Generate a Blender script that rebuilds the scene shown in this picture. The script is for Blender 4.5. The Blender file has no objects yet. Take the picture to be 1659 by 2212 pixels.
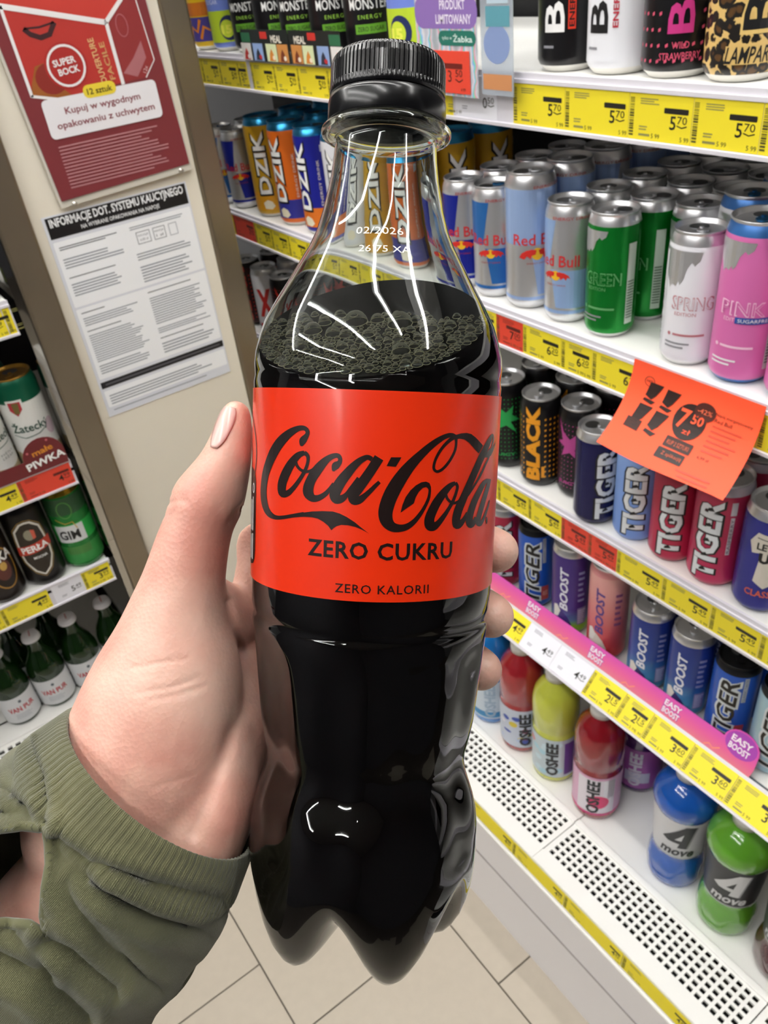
import bpy, bmesh, math, random
from mathutils import Vector, Matrix
from math import sin, cos, pi, radians, sqrt, atan2, hypot
rnd = random.Random(11)
scene = bpy.context.scene
COL = scene.collection

# ------------------------------------------------------------------ camera, light, exposure
CAM_H = 1.52
RT = Vector((0.80851, -0.57899, -0.10527))      # camera right / down / forward in world axes
DN = Vector((-0.40995, -0.42582, -0.80661))
FW = Vector((0.42219, 0.69531, -0.58163))
EYE = Vector((0, 0, CAM_H))
FPX = 1738.0
cam_d = bpy.data.cameras.new('camera'); cam = bpy.data.objects.new('camera', cam_d); COL.objects.link(cam)
M = Matrix.Identity(4)
for i in range(3):
    M[i][0] = RT[i]; M[i][1] = -DN[i]; M[i][2] = -FW[i]; M[i][3] = EYE[i]
cam.matrix_world = M
cam_d.sensor_fit = 'HORIZONTAL'; cam_d.sensor_width = 36.0; cam_d.lens = 36.0 * FPX / 1659.0
cam_d.clip_start = 0.01; cam_d.clip_end = 50
cam_d.dof.use_dof = True; cam_d.dof.focus_distance = 0.185; cam_d.dof.aperture_fstop = 70
scene.camera = cam

world = bpy.data.worlds.new('shop_air'); scene.world = world; world.use_nodes = True
world.node_tree.nodes['Background'].inputs[0].default_value = (0.9, 0.95, 1.0, 1)
world.node_tree.nodes['Background'].inputs[1].default_value = 0.05
vs = scene.view_settings
vs.view_transform = 'Standard'; vs.look = 'None'; vs.gamma = 1.0; vs.use_curve_mapping = False
vs.exposure = 0.0
LAMP_POWER = 57.0

def cam_pt(px, py, z):
    return EYE + (RT * ((px - 829.5) / FPX) + DN * ((py - 1106.0) / FPX) + FW) * z

# ------------------------------------------------------------------ materials
def lin(c):
    if isinstance(c, str):
        c = c.lstrip('#'); c = [int(c[i:i + 2], 16) / 255 for i in (0, 2, 4)]
    return tuple((x / 12.92 if x <= 0.04045 else ((x + 0.055) / 1.055) ** 2.4) for x in c) + (1.0,)
MATS = {}
def mat(name, color, rough=0.5, metal=0.0, var=0.0, scale=40.0, bump=0.0, **kw):
    if name in MATS: return MATS[name]
    m = bpy.data.materials.new(name); m.use_nodes = True; MATS[name] = m
    nt = m.node_tree; b = nt.nodes['Principled BSDF']
    c = lin(color)
    b.inputs['Base Color'].default_value = c; b.inputs['Roughness'].default_value = rough
    b.inputs['Metallic'].default_value = metal
    for k, v in kw.items(): b.inputs[k].default_value = v
    if var or bump:
        tc = nt.nodes.new('ShaderNodeTexCoord'); n = nt.nodes.new('ShaderNodeTexNoise')
        n.inputs['Scale'].default_value = scale; n.inputs['Detail'].default_value = 4
        nt.links.new(tc.outputs['Object'], n.inputs['Vector'])
        if var:
            mx = nt.nodes.new('ShaderNodeMix'); mx.data_type = 'RGBA'
            mx.inputs[6].default_value = tuple(x * (1 - var) for x in c[:3]) + (1,)
            mx.inputs[7].default_value = tuple(min(1, x * (1 + var)) for x in c[:3]) + (1,)
            nt.links.new(n.outputs['Fac'], mx.inputs[0]); nt.links.new(mx.outputs[2], b.inputs['Base Color'])
        if bump:
            bp = nt.nodes.new('ShaderNodeBump'); bp.inputs['Strength'].default_value = bump; bp.inputs['Distance'].default_value = 0.001
            nt.links.new(n.outputs['Fac'], bp.inputs['Height']); nt.links.new(bp.outputs['Normal'], b.inputs['Normal'])
    return m
def paint(c, rough=0.32, metal=0.0, **kw):
    return mat('paint_%s_%d_%d' % (c.strip('#'), int(rough * 100), int(metal * 100)), c, rough, metal, **kw)
def ink(c): return mat('ink_' + c.strip('#'), c, 0.45)
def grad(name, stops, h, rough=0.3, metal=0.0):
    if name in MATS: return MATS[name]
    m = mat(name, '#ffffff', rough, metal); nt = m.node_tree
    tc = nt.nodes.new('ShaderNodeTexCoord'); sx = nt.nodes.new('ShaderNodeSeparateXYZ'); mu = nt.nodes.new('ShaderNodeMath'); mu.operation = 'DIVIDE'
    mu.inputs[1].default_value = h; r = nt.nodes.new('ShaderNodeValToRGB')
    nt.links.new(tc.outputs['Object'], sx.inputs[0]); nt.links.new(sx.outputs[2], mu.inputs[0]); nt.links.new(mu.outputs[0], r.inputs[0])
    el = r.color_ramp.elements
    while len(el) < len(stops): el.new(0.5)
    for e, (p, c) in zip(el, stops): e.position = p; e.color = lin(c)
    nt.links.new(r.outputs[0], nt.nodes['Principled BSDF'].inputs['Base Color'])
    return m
ALU = mat('brushed_aluminium', '#e6e6e8', 0.3, 0.85)
LIDM = mat('can_lid_aluminium', '#d9dadd', 0.34, 0.88)
WHITE = mat('white_shelf_enamel', '#f1f0ec', 0.38, var=0.03, scale=8)
RAIL = mat('grey_white_rail_plastic', '#d9d6dd', 0.35)
CREAM = mat('cream_panel_paint', '#e9e2d2', 0.5, var=0.02, scale=6)
STEEL = mat('brushed_steel_post', '#8f8371', 0.36, 0.85, var=0.12, scale=14)
BLACKM = mat('cavity_shade_black', '#0c0c0d', 0.7)  # black put in for the shade inside the grille cavities

# ------------------------------------------------------------------ mesh helpers
def mk(name, verts, faces, mats, parent=None, fm=None, smooth=False):
    me = bpy.data.meshes.new(name); me.from_pydata([tuple(v) for v in verts], [], faces)
    for m in (mats if isinstance(mats, (list, tuple)) else [mats]): me.materials.append(m)
    if fm: me.polygons.foreach_set('material_index', fm)
    if smooth: me.polygons.foreach_set('use_smooth', [True] * len(me.polygons))
    me.update()
    return link(name, me, parent)
def link(name, data, parent=None):
    o = bpy.data.objects.new(name, data); COL.objects.link(o)
    if parent: o.parent = parent
    return o
def tag(o, label=None, cat=None, group=None, kind=None):
    if label: o['label'] = label
    if cat: o['category'] = cat
    if group: o['group'] = group
    if kind: o['kind'] = kind
    return o
def thing(name, label, cat, loc=(0, 0, 0), rz=0.0, group=None):
    o = bpy.data.objects.new(name, None); COL.objects.link(o); o.location = loc; o.rotation_euler = (0, 0, rz)
    o.empty_display_size = 0.02
    return tag(o, label, cat, group)
def copy_tree(o, parent=None):
    c = o.copy(); COL.objects.link(c)
    if parent: c.parent = parent
    for ch in list(o.children): copy_tree(ch, c)
    return c
class MB:
    def __init__(s): s.v = []; s.f = []
    def box(s, x0, y0, z0, x1, y1, z1):
        n = len(s.v); s.v += [(x, y, z) for z in (z0, z1) for y in (y0, y1) for x in (x0, x1)]
        s.f += [tuple(n + i for i in q) for q in ((0, 2, 3, 1), (4, 5, 7, 6), (0, 1, 5, 4), (2, 6, 7, 3), (0, 4, 6, 2), (1, 3, 7, 5))]
        return s
    def prism(s, pts, a0, a1, axis='x'):
        n = len(s.v); k = len(pts)
        for a in (a0, a1):
            for p, q in pts: s.v.append({'x': (a, p, q), 'y': (p, a, q), 'z': (p, q, a)}[axis])
        s.f += [tuple(n + i for i in range(k)), tuple(n + k + i for i in reversed(range(k)))]
        s.f += [(n + i, n + (i + 1) % k, n + k + (i + 1) % k, n + k + i) for i in range(k)]
        return s
    def tube(s, pts, r, seg=8):
        n0 = len(s.v); prev = None
        for i, p in enumerate(pts):
            p = Vector(p); t = Vector(pts[min(i + 1, len(pts) - 1)]) - Vector(pts[max(i - 1, 0)]); t.normalize()
            a = t.orthogonal().normalized() if prev is None else (prev - t * prev.dot(t)).normalized(); prev = a; b = t.cross(a)
            rr = r[i] if isinstance(r, (list, tuple)) else r
            s.v += [tuple(p + (a * cos(2 * pi * k / seg) + b * sin(2 * pi * k / seg)) * rr) for k in range(seg)]
        for i in range(len(pts) - 1):
            for k in range(seg):
                s.f.append((n0 + i * seg + k, n0 + i * seg + (k + 1) % seg, n0 + (i + 1) * seg + (k + 1) % seg, n0 + (i + 1) * seg + k))
        s.f.append(tuple(n0 + k for k in reversed(range(seg)))); e = n0 + (len(pts) - 1) * seg; s.f.append(tuple(e + k for k in range(seg)))
        return s
    def build(s, name, m, parent=None, smooth=False, bevel=0.0):
        o = mk(name, s.v, s.f, m, parent, smooth=smooth)
        if bevel:
            bm = bmesh.new(); bm.from_mesh(o.data)
            bmesh.ops.bevel(bm, geom=bm.edges[:], offset=bevel, segments=2, profile=0.5, affect='EDGES')
            bm.to_mesh(o.data); bm.free()
        return o
def lathe(prof, seg=36):
    v = []; f = []; rows = []
    for r, z in prof:
        if r < 1e-7: rows.append([len(v)]); v.append((0, 0, z))
        else:
            rows.append(list(range(len(v), len(v) + seg))); v += [(r * sin(2 * pi * k / seg), -r * cos(2 * pi * k / seg), z) for k in range(seg)]
    ring = []
    for i in range(len(rows) - 1):
        a, b = rows[i], rows[i + 1]
        for k in range(seg):
            k2 = (k + 1) % seg
            if len(a) == 1 and len(b) == 1: continue
            if len(a) == 1: f.append((a[0], b[k2], b[k]))
            elif len(b) == 1: f.append((a[k], a[k2], b[0]))
            else: f.append((a[k], a[k2], b[k2], b[k]))
            ring.append(i)
    return v, f, ring
def rev(name, prof, mats, parent=None, seg=36, fmf=None, smooth=True):
    v, f, ring = lathe(prof, seg)
    return mk(name, v, f, mats, parent, fm=[fmf(i) for i in ring] if fmf else None, smooth=smooth)

# ------------------------------------------------------------------ flat print (lettering, bands, badges)
TCACHE = {}
def tmesh(s, size, off, shear, sp):
    k = (s, off, shear, sp)
    if k not in TCACHE:
        cu = bpy.data.curves.new('t', 'FONT'); cu.body = s; cu.size = 1.0; cu.align_x = 'CENTER'; cu.align_y = 'CENTER'
        cu.offset = off; cu.shear = shear; cu.space_character = sp; cu.resolution_u = 2; cu.fill_mode = 'FRONT'
        o = bpy.data.objects.new('t', cu); me = o.to_mesh()
        V = [(v.co.x, v.co.y) for v in me.vertices]; F = [tuple(p.vertices) for p in me.polygons]
        o.to_mesh_clear(); bpy.data.objects.remove(o); bpy.data.curves.remove(cu)
        xs = [p[0] for p in V] or [0]; ys = [p[1] for p in V] or [0]
        cx, cy = (min(xs) + max(xs)) / 2, (min(ys) + max(ys)) / 2
        TCACHE[k] = ([(x - cx, y - cy) for x, y in V], F, max(xs) - min(xs), max(ys) - min(ys))
    return TCACHE[k]
class Print:
    def __init__(s): s.parts = []
    def add(s, V, F, m, layer=0): s.parts.append((V, F, m, layer)); return s
    def poly(s, pts, m, layer=0): return s.add(list(pts), [tuple(range(len(pts)))], m, layer)
    def rect(s, x0, y0, x1, y1, m, layer=0): return s.poly([(x0, y0), (x1, y0), (x1, y1), (x0, y1)], m, layer)
    def rrect(s, x0, y0, x1, y1, r, m, layer=0):
        p = []
        for cx, cy, a in ((x1 - r, y0 + r, -90), (x1 - r, y1 - r, 0), (x0 + r, y1 - r, 90), (x0 + r, y0 + r, 180)):
            p += [(cx + r * cos(radians(a + t)), cy + r * sin(radians(a + t))) for t in (0, 30, 60, 90)]
        return s.poly(p, m, layer)
    def circ(s, cx, cy, rx, ry, m, layer=0, n=20): return s.poly([(cx + rx * cos(2 * pi * i / n), cy + ry * sin(2 * pi * i / n)) for i in range(n)], m, layer)
    def ring(s, cx, cy, rx, ry, w, m, layer=0, n=28):
        V = []; F = []
        for i in range(n):
            a = 2 * pi * i / n; V += [(cx + rx * cos(a), cy + ry * sin(a)), (cx + (rx - w) * cos(a), cy + (ry - w) * sin(a))]
        return s.add(V, [(2 * i, 2 * ((i + 1) % n), 2 * ((i + 1) % n) + 1, 2 * i + 1) for i in range(n)], m, layer)
    def stroke(s, pts, w, m, layer=0):
        V = []; n = len(pts)
        for i in range(n):
            a, b = pts[max(i - 1, 0)], pts[min(i + 1, n - 1)]; dx, dy = b[0] - a[0], b[1] - a[1]; l = hypot(dx, dy) or 1
            h = (w[i] if isinstance(w, (list, tuple)) else w) / 2
            V += [(pts[i][0] - dy / l * h, pts[i][1] + dx / l * h), (pts[i][0] + dy / l * h, pts[i][1] - dx / l * h)]
        return s.add(V, [(2 * i, 2 * i + 1, 2 * i + 3, 2 * i + 2) for i in range(n - 1)], m, layer)
    def text(s, body, x, y, m, h=None, w=None, rot=0, off=0.0, shear=0.0, sp=1.0, layer=0, clip=None):
        V, F, tw, th = tmesh(body, 1, off, shear, sp)
        if not V: return s
        sy = h / th if h else w / tw; sx = w / tw if w else sy
        c, n = cos(radians(rot)), sin(radians(rot))
        return s.add([(x + (p[0] * sx) * c - (p[1] * sy) * n, y + (p[0] * sx) * n + (p[1] * sy) * c) for p in V], F, m, layer)
    def lines(s, x0, x1, y0, y1, n, m, layer=0, fill=0.45, seed=1):
        rr = random.Random(seed); st = (y1 - y0) / n
        for i in range(n):
            s.rect(x0, y0 + i * st, x0 + (x1 - x0) * (rr.uniform(0.72, 1.0)), y0 + i * st + st * fill, m, layer)
        return s
    def mesh(s, name, rf=None, step=None, eps=0.00018):
        mats = []; VV = []; FF = []; FM = []
        for V, F, m, layer in s.parts:
            if m not in mats: mats.append(m)
            mi = mats.index(m)
            if rf is None:
                n = len(VV); VV += [(x, -eps * (layer + 1), y) for x, y in V]; FF += [tuple(n + i for i in q) for q in F]; FM += [mi] * len(F); continue
            bm = bmesh.new(); bv = [bm.verts.new((x, y, 0)) for x, y in V]
            for q in F:
                try: bm.faces.new([bv[i] for i in q])
                except ValueError: pass
            bmesh.ops.triangulate(bm, faces=bm.faces[:])
            xs = [x for x, y in V]; r0 = rf(sum(y for x, y in V) / len(V)); st = step or r0 * 0.16
            k = math.floor(min(xs) / st) + 1
            while k * st < max(xs):
                bmesh.ops.bisect_plane(bm, geom=bm.verts[:] + bm.edges[:] + bm.faces[:], plane_co=(k * st, 0, 0), plane_no=(1, 0, 0)); k += 1
            bm.verts.index_update(); n = len(VV)
            for v in bm.verts:
                r = rf(v.co.y); a = v.co.x / r0; r += eps * (layer + 1)
                VV.append((r * sin(a), -r * cos(a), v.co.y))
            for fc in bm.faces: FF.append(tuple(n + v.index for v in fc.verts)); FM.append(mi)
            bm.free()
        me = bpy.data.meshes.new(name); me.from_pydata(VV, [], FF)
        for m in mats: me.materials.append(m)
        me.polygons.foreach_set('material_index', FM); me.update()
        return me
    def build(s, name, parent, rf=None, eps=0.00018, loc=None):
        o = link(name, s.mesh(name, rf, None, eps), parent)
        if loc: o.location = loc
        return o
# ------------------------------------------------------------------ room shell
GROUT = mat('dark_grout', '#5d564f', 0.9)
TILE = mat('beige_porcelain_tile', '#bdb3a3', 0.42, var=0.06, scale=55, bump=0.05)
WALLM = mat('painted_wall', '#5c5c62', 0.8, var=0.03, scale=5)
WALLF = mat('pale_wall', '#a2a2a4', 0.8, var=0.03, scale=5)
CEILM = mat('ceiling_board', '#a9a9a8', 0.8, var=0.02, scale=5)
fl = tag(MB().box(-3.2, -3.2, -0.05, 2.0, 2.6, -0.004).build('floor', GROUT), kind='structure')
TW, TL = 0.3215, 0.60
tile_me = None
for k in range(-5, 2):
    y = 0.665 - 0.149 * k; y -= math.ceil((y + 1.9) / TL) * TL
    while y < 1.7:
        if tile_me is None:
            t = MB().box(-TW / 2 + 0.0013, -TL / 2 + 0.0013, -0.004, TW / 2 - 0.0013, TL / 2 - 0.0013, 0).build('floor_tile', TILE, fl, bevel=0.0006); tile_me = t.data
        else: t = link('floor_tile', tile_me, fl)
        t.location = (0.1 + TW * (k + 0.5), y + TL / 2, 0); y += TL
tag(MB().box(-3.2, -3.2, 2.85, 2.0, 2.6, 2.95).build('ceiling', CEILM), kind='structure')
tag(MB().box(-3.3, -3.2, 0, -3.2, 2.6, 2.85).build('wall_left', WALLM), kind='structure')
tag(MB().box(-3.2, -3.3, 0, 2.0, -3.2, 2.85).build('wall_back', WALLM), kind='structure')
tag(MB().box(-3.2, 2.6, 0, 2.0, 2.7, 2.85).build('wall_front', WALLF), kind='structure')
tag(MB().box(2.0, -3.2, 0, 2.1, 2.6, 2.85).build('wall_right', WALLF), kind='structure')

# ------------------------------------------------------------------ ceiling lamps (real strip luminaires of the shop)
GLOW = bpy.data.materials.new('lamp_diffuser_glow'); GLOW.use_nodes = True
_n = GLOW.node_tree; _n.nodes.remove(_n.nodes['Principled BSDF']); _e = _n.nodes.new('ShaderNodeEmission')
_e.inputs[0].default_value = (1, 0.985, 0.955, 1); _e.inputs[1].default_value = LAMP_POWER
_n.links.new(_e.outputs[0], _n.nodes['Material Output'].inputs[0])
HOUSE = mat('lamp_housing_white', '#e6e6e6', 0.4)
LAMPS = [(-2.3, 'farthest from the drinks cooler'), (-1.45, 'second from the far side'), (-0.55, 'over the middle of the aisle'), (0.25, 'nearest the drinks cooler')]
for lx, where in LAMPS:
    t = thing('ceiling_lamp', 'long white strip lamp on the ceiling, ' + where, 'lamp', (lx, 0.5, 2.85), 0, 'strip lamps over the aisle')
    MB().box(-0.05, -1.4, -0.05, 0.05, 1.4, 0).build('lamp_housing', HOUSE, t)
    MB().box(-0.020, -1.38, -0.062, 0.020, 1.38, -0.05).build('lamp_diffuser', GLOW, t)

# ------------------------------------------------------------------ price labels
YEL, REDL, WHL, ORL = mat('yellow_label_paper', '#f0dd2a', 0.5), mat('red_label_paper', '#e2452f', 0.5), mat('white_label_paper', '#e9e9f0', 0.5), mat('orange_flyer_paper', '#ff5a33', 0.55)
INK, GREY, INKY = ink('#1d1a14'), ink('#8d8750'), ink('#4a4620')
PRC = {}
def price_mesh(w, h, big, small, style):
    k = (round(w, 3), round(h, 3), big, small, style)
    if k in PRC: return PRC[k]
    p = Print(); sc = h / 0.036; x1 = w / 2 - 0.004
    g = GREY if style != 'w' else ink('#9a9aa2')
    if style == 'r': g = ink('#9c2a1c')
    if style != 'w': p.rrect(x1 - 0.024 * sc, h * 0.12, x1, h * 0.12 + 0.0042 * sc, 0.0008, INK if style == 'y' else ink('#5c1710'), 0)
    p.text(big, x1 - 0.0145 * sc, -h * 0.07, INK, h=0.0105 * sc, off=0.01)
    if small:
        p.text(small, x1 - 0.0055 * sc, -h * 0.0, INK, h=0.0058 * sc, w=0.0095 * sc)
        p.stroke([(x1 - 0.0105 * sc, -h * 0.115), (x1 - 0.0055 * sc, -h * 0.155), (x1 - 0.0005 * sc, -h * 0.115)], 0.0009 * sc, INK)
    p.lines(-w / 2 + 0.012, -w / 2 + 0.032, h * 0.28, h * 0.43, 3, g, seed=len(PRC))
    p.lines(-w / 2 + 0.012, -w / 2 + 0.022, -h * 0.28, -h * 0.16, 2, g, seed=3)
    if style != 'w':
        p.text('5 99', -w / 2 + 0.030, -h * 0.39, INKY, h=0.0036 * sc); p.text('5 99', w / 2 - 0.006, -h * 0.40, INKY, h=0.0036 * sc)
        p.rect(-w / 2 + 0.012, -h * 0.41, -w / 2 + 0.024, -h * 0.36, g)
        rr = random.Random(5); y = -h * 0.42
        while y < h * 0.42:
            t = rr.choice((0.0005, 0.0009, 0.0014)); p.rect(-w / 2 + 0.0012, y, -w / 2 + 0.0058, y + t, INKY); y += t + rr.choice((0.0006, 0.0011))
    PRC[k] = p.mesh('price_print', eps=0.0002); return PRC[k]
def price_label(parent, xa, xb, zc, h, style, big, small, y=-0.0016, rx=0.0):
    w = xb - xa; m = {'y': YEL, 'r': REDL, 'w': WHL}[style]
    o = MB().box(-w / 2 + 0.0003, 0, -h / 2, w / 2 - 0.0003, 0.0005, h / 2).build('price_label', m, parent)
    o.location = ((xa + xb) / 2, y, zc)
    link('price_print', price_mesh(w, h, big, small, style), o)
    return o
RAILP = [(0.004, -0.004), (-0.003, -0.004), (-0.003, -0.0075), (-0.001, -0.0078), (-0.001, -0.0452), (-0.0035, -0.0458), (-0.0035, -0.049), (0.004, -0.049)]
def shelf(label, loc, rz, x0, x1, depth, labels, board_h=0.016, ru=0.0):
    t = thing('cooler_shelf', label, 'shelf', loc, rz, 'cooler shelves with price rails')
    MB().box(x0, 0.002, -board_h, x1, depth, 0).build('shelf_board', WHITE, t, bevel=0.0012)
    MB().box(x0, -0.001, -0.004, x1, 0.0022, 0.0015).build('shelf_lip', RAIL, t)
    MB().prism(RAILP, x0, x1).build('price_rail', RAIL, t).location.z = ru
    for xa, xb, st, big, small in labels: price_label(t, xa, xb, -0.0265 + ru, 0.0368, st, big, small)
    return t

# ------------------------------------------------------------------ drinks cooler on the right
XF = 0.62
S1, S2, S3, S4, DK = CAM_H - 0.127, CAM_H - 0.378, CAM_H - 0.621, CAM_H - 0.862, CAM_H - 1.17
cool = thing('drinks_cooler', 'tall open drinks cooler with white deck along the right side', 'cooler', (0, 0, 0))
DARKIN = mat('cooler_back_dark', '#101012', 0.6)
MB().box(1.02, -0.9, 0.2, 1.05, 1.95, 2.2).build('back_panel', DARKIN, cool)
MB().box(0.498, -0.9, 0.0, 0.51, 1.19, DK - 0.035).build('kick_panel', mat('kick_panel_grey', '#f3f1f4', 0.4), cool)
MB().box(0.4965, -0.9, 0.165, 0.4985, 1.19, 0.168).build('panel_joint', mat('panel_joint_grey', '#a9a4a4', 0.5), cool)
MB().prism([(0.512, DK - 0.002), (0.488, DK - 0.002), (0.483, DK - 0.034), (0.486, DK - 0.037), (0.512, DK - 0.037)], -0.9, 1.19, 'y').build('front_bumper', WHITE, cool)
MB().tube([(0.4825, -0.9, DK - 0.040), (0.4825, 1.19, DK - 0.040)], 0.0048, 10).build('bumper_bead', WHITE, cool, smooth=True)
MB().box(0.51, -0.9, DK - 0.09, 0.585, 1.19, DK - 0.06).build('duct_shade', BLACKM, cool)  # black slab standing in for the shade below the grilles
plates = [(-0.9, -0.17), (-0.17, 0.165), (0.165, 0.5015), (0.5015, 0.838), (0.838, 1.1745), (1.1745, 1.75)]
for i, (ya, yb) in enumerate(plates):
    MB().box(0.590, ya + 0.0008, DK - 0.01, 1.02, yb - 0.0008, DK).build('deck_plate', WHITE, cool, bevel=0.001)
    MB().box(0.5795, ya + 0.0008, DK - 0.012, 0.5895, yb - 0.0008, DK + 0.0035).build('deck_step', WHITE, cool, bevel=0.0012)
    if i == 0 or i == 5: continue
    g = MB(); z0, z1 = DK - 0.0045, DK - 0.0005; n = 27; P = (yb - ya - 0.014) / n; rows = 6; xa, xb = 0.5125, 0.5785; Q = (xb - xa) / rows; bw = 0.0044
    g.box(0.4885, ya + 0.0008, z0, xa + bw / 2, yb - 0.0008, z1); g.box(xb - bw / 2, ya + 0.0008, z0, 0.5795, yb - 0.0008, z1)
    for r in range(1, rows): g.box(xa + r * Q - bw / 2, ya + 0.005, z0, xa + r * Q + bw / 2, yb - 0.005, z1)
    for c in range(n + 1):
        yc = ya + 0.007 + c * P; e = 0.0062 if c == 0 else bw / 2; e2 = 0.0062 if c == n else bw / 2
        g.box(xa, yc - e, z0 + 0.0001, xb, yc + e2, z1 - 0.0001)
    g.build('air_grille', WHITE, cool)
MB().box(0.55, -0.9, 2.15, 1.05, 1.95, 2.32).build('canopy', mat('canopy_white', '#e4e4e2', 0.4), cool)
CL = bpy.data.materials.new('cooler_led_glow'); CL.use_nodes = True; _n = CL.node_tree; _n.nodes.remove(_n.nodes['Principled BSDF']); _e = _n.nodes.new('ShaderNodeEmission')
_e.inputs[0].default_value = (1, 0.98, 0.95, 1); _e.inputs[1].default_value = LAMP_POWER * 0.45; _n.links.new(_e.outputs[0], _n.nodes['Material Output'].inputs[0])
MB().box(0.56, -0.85, 2.135, 0.60, 1.9, 2.15).build('canopy_lamp', CL, cool)
# deck price strip
st = thing('price_strip', 'yellow price label strip along the bottom front edge of the drinks cooler', 'price strip', (0.4868, 0, DK - 0.003), -pi / 2)
st.rotation_euler = (radians(-9), 0, -pi / 2)
for i in range(11):
    xa = -1.2 + i * 0.11; price_label(st, xa, xa + 0.1095, -0.0145, 0.0275, 'y', '4', '49', y=-0.001)

def seq(xs, style='y', big='5', small='70'): return [(-a, -b, style, big, small) for a, b in zip(xs, xs[1:])]
L1 = seq([1.62, 1.55, 1.48, 1.411, 1.345, 1.28, 1.247], 'y', '5', '49') + seq([1.235, 1.165, 1.098, 1.02, 0.95, 0.87, 0.79], 'y', '5', '99') + [(-0.782, -0.762, 'y', '5', '')] + [(-0.758, -0.69, 'w', '0', '50')] + seq([0.666, 0.595, 0.518, 0.452, 0.389, 0.325, 0.26, 0.195], 'y', '5', '70')
L2 = seq([1.62, 1.55, 1.48, 1.412], 'y', '6', '49') + seq([1.412, 1.331], 'r', '7', '00') + seq([1.331, 1.27, 1.211, 1.15, 1.08, 1.01, 0.94, 0.87, 0.80, 0.735], 'y', '5', '49') + seq([0.735, 0.70], 'y', '7', '') + seq([0.70, 0.6535], 'r', '7', '00') + seq([0.6535, 0.592, 0.546, 0.48, 0.41, 0.345, 0.28, 0.21], 'y', '6', '20')
L3 = seq([1.62, 1.54, 1.46, 1.38, 1.30, 1.22, 1.14, 1.06, 0.98, 0.90, 0.83, 0.77, 0.706, 0.645, 0.584], 'y', '5', '49') + seq([0.584, 0.538, 0.492], 'r', '5', '49') + seq([0.492, 0.425, 0.36, 0.30], 'y', '5', '49') + seq([0.30, 0.23, 0.16], 'y', '2', '99')
sh1 = shelf('top white cooler shelf with a yellow 5.70 price label row', (XF, 0, S1), -pi / 2, -1.74, 0.85, 0.38, L1)
sh2 = shelf('second white cooler shelf with yellow and red labels under silver slim cans', (XF, 0, S2), -pi / 2, -1.74, 0.85, 0.38, L2)
sh3 = shelf('third white cooler shelf with a yellow and red price label row', (XF, 0, S3), -pi / 2, -1.74, 0.85, 0.38, L3)
# fourth shelf: rail tipped up towards the customer, pink strip above the labels
sh4 = thing('cooler_shelf', 'lowest white cooler shelf with a tilted rail and pink topper strip', 'shelf', (XF, 0, S4), -pi / 2, 'cooler shelves with price rails')
MB().box(-1.74, 0.012, -0.016, 0.85, 0.38, 0).build('shelf_board', WHITE, sh4, bevel=0.0012)
MB().tube([(-1.74, 0.008, -0.004), (0.85, 0.008, -0.004)], 0.006, 10).build('shelf_lip', mat('chrome_lip', '#b8b8ba', 0.25, 0.9), sh4, smooth=True)
pr = MB().prism([(0.002, 0.003), (0, 0.003), (-0.001, -0.0395), (-0.004, -0.041), (-0.004, -0.0435), (0.003, -0.0435)], -1.74, 0.85).build('price_rail', RAIL, sh4)
pr.location = (0, 0, 0.007); pr.rotation_euler = (radians(-45), 0, 0)
for xa, xb, s_, b_, c_ in seq([1.45, 1.36, 1.27, 1.18, 1.09, 1.0, 0.92, 0.85, 0.78, 0.71, 0.637], 'y', '4', '49') + seq([0.637, 0.575, 0.512], 'w', '4', '49') + seq([0.512, 0.455, 0.41], 'y', '2', '15') + seq([0.41, 0.348, 0.287], 'y', '3', '60') + seq([0.287, 0.22, 0.15], 'y', '3', '60'):
    o = price_label(sh4, xa, xb, 0, 0.0385, s_, b_, c_)
    o.rotation_euler = (radians(-45), 0, 0); o.location = ((xa + xb) / 2, -0.0146 - 0.0016, 0.007 - 0.0138 + 0.0010)
PINKS = grad('pink_topper_gradient', [(0.0, '#f08a92'), (0.5, '#ee6aa0'), (1.0, '#e25cb8')], 0.03, 0.3)
def topper():
    t = thing('shelf_topper', 'pink promotional strip with round end tab above the tilted price labels', 'sign', (XF, 0, S4 + 0.0075), 0)
    t.rotation_euler = (radians(-25), 0, -pi / 2)
    x1 = -0.283; pts = [(-1.3, 0.0), (x1 + 0.004, 0.0), (x1 + 0.006, 0.012), (x1 + 0.005, 0.030)]
    pts += [(x1 - 0.018 + 0.023 * cos(radians(a)), 0.030 + 0.019 * sin(radians(a))) for a in range(10, 181, 17)] + [(x1 - 0.044, 0.030), (-1.3, 0.030)]
    MB().prism(pts, 0.0012, 0.0022, 'y').build('strip_card', PINKS, t)
    WI = ink('#fff4fa'); PU = ink('#c04fb0')
    for x in (-1.16, -1.03, -0.90, -0.77, -0.644, -0.52, -0.394):
        p = Print()
        for i, w_ in enumerate(('EASY', 'BOOST')):
            p.text(w_, x, 0.021 - i * 0.0105, PU, w=0.027, h=0.0105, off=0.06, layer=0); p.text(w_, x, 0.021 - i * 0.0105, WI, w=0.025, h=0.0085, off=0.03, layer=1)
        p.build('strip_lettering', t, loc=(0, 0.0012, 0), eps=0.0002)
    p = Print(); p.circ(x1 - 0.018, 0.031, 0.0205, 0.0165, ink('#b04cb4'), 0)
    for i, w_ in enumerate(('EASY', 'BOOST')): p.text(w_, x1 - 0.0185, 0.0355 - i * 0.0105, WI, w=0.027, h=0.0085, off=0.03, layer=1)
    p.build('tab_lettering', t, loc=(0, 0.0012, 0), eps=0.0002)
    for x in (-0.70, -0.58, -0.46, -0.33): p = Print(); p.stroke([(x - 0.012, 0.004), (x - 0.006, 0.009), (x, 0.006), (x + 0.008, 0.012)], 0.0014, ink('#ffa07a'), 0); p.build('strip_squiggle', t, loc=(0, 0.0012, 0), eps=0.0002)
topper()
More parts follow.
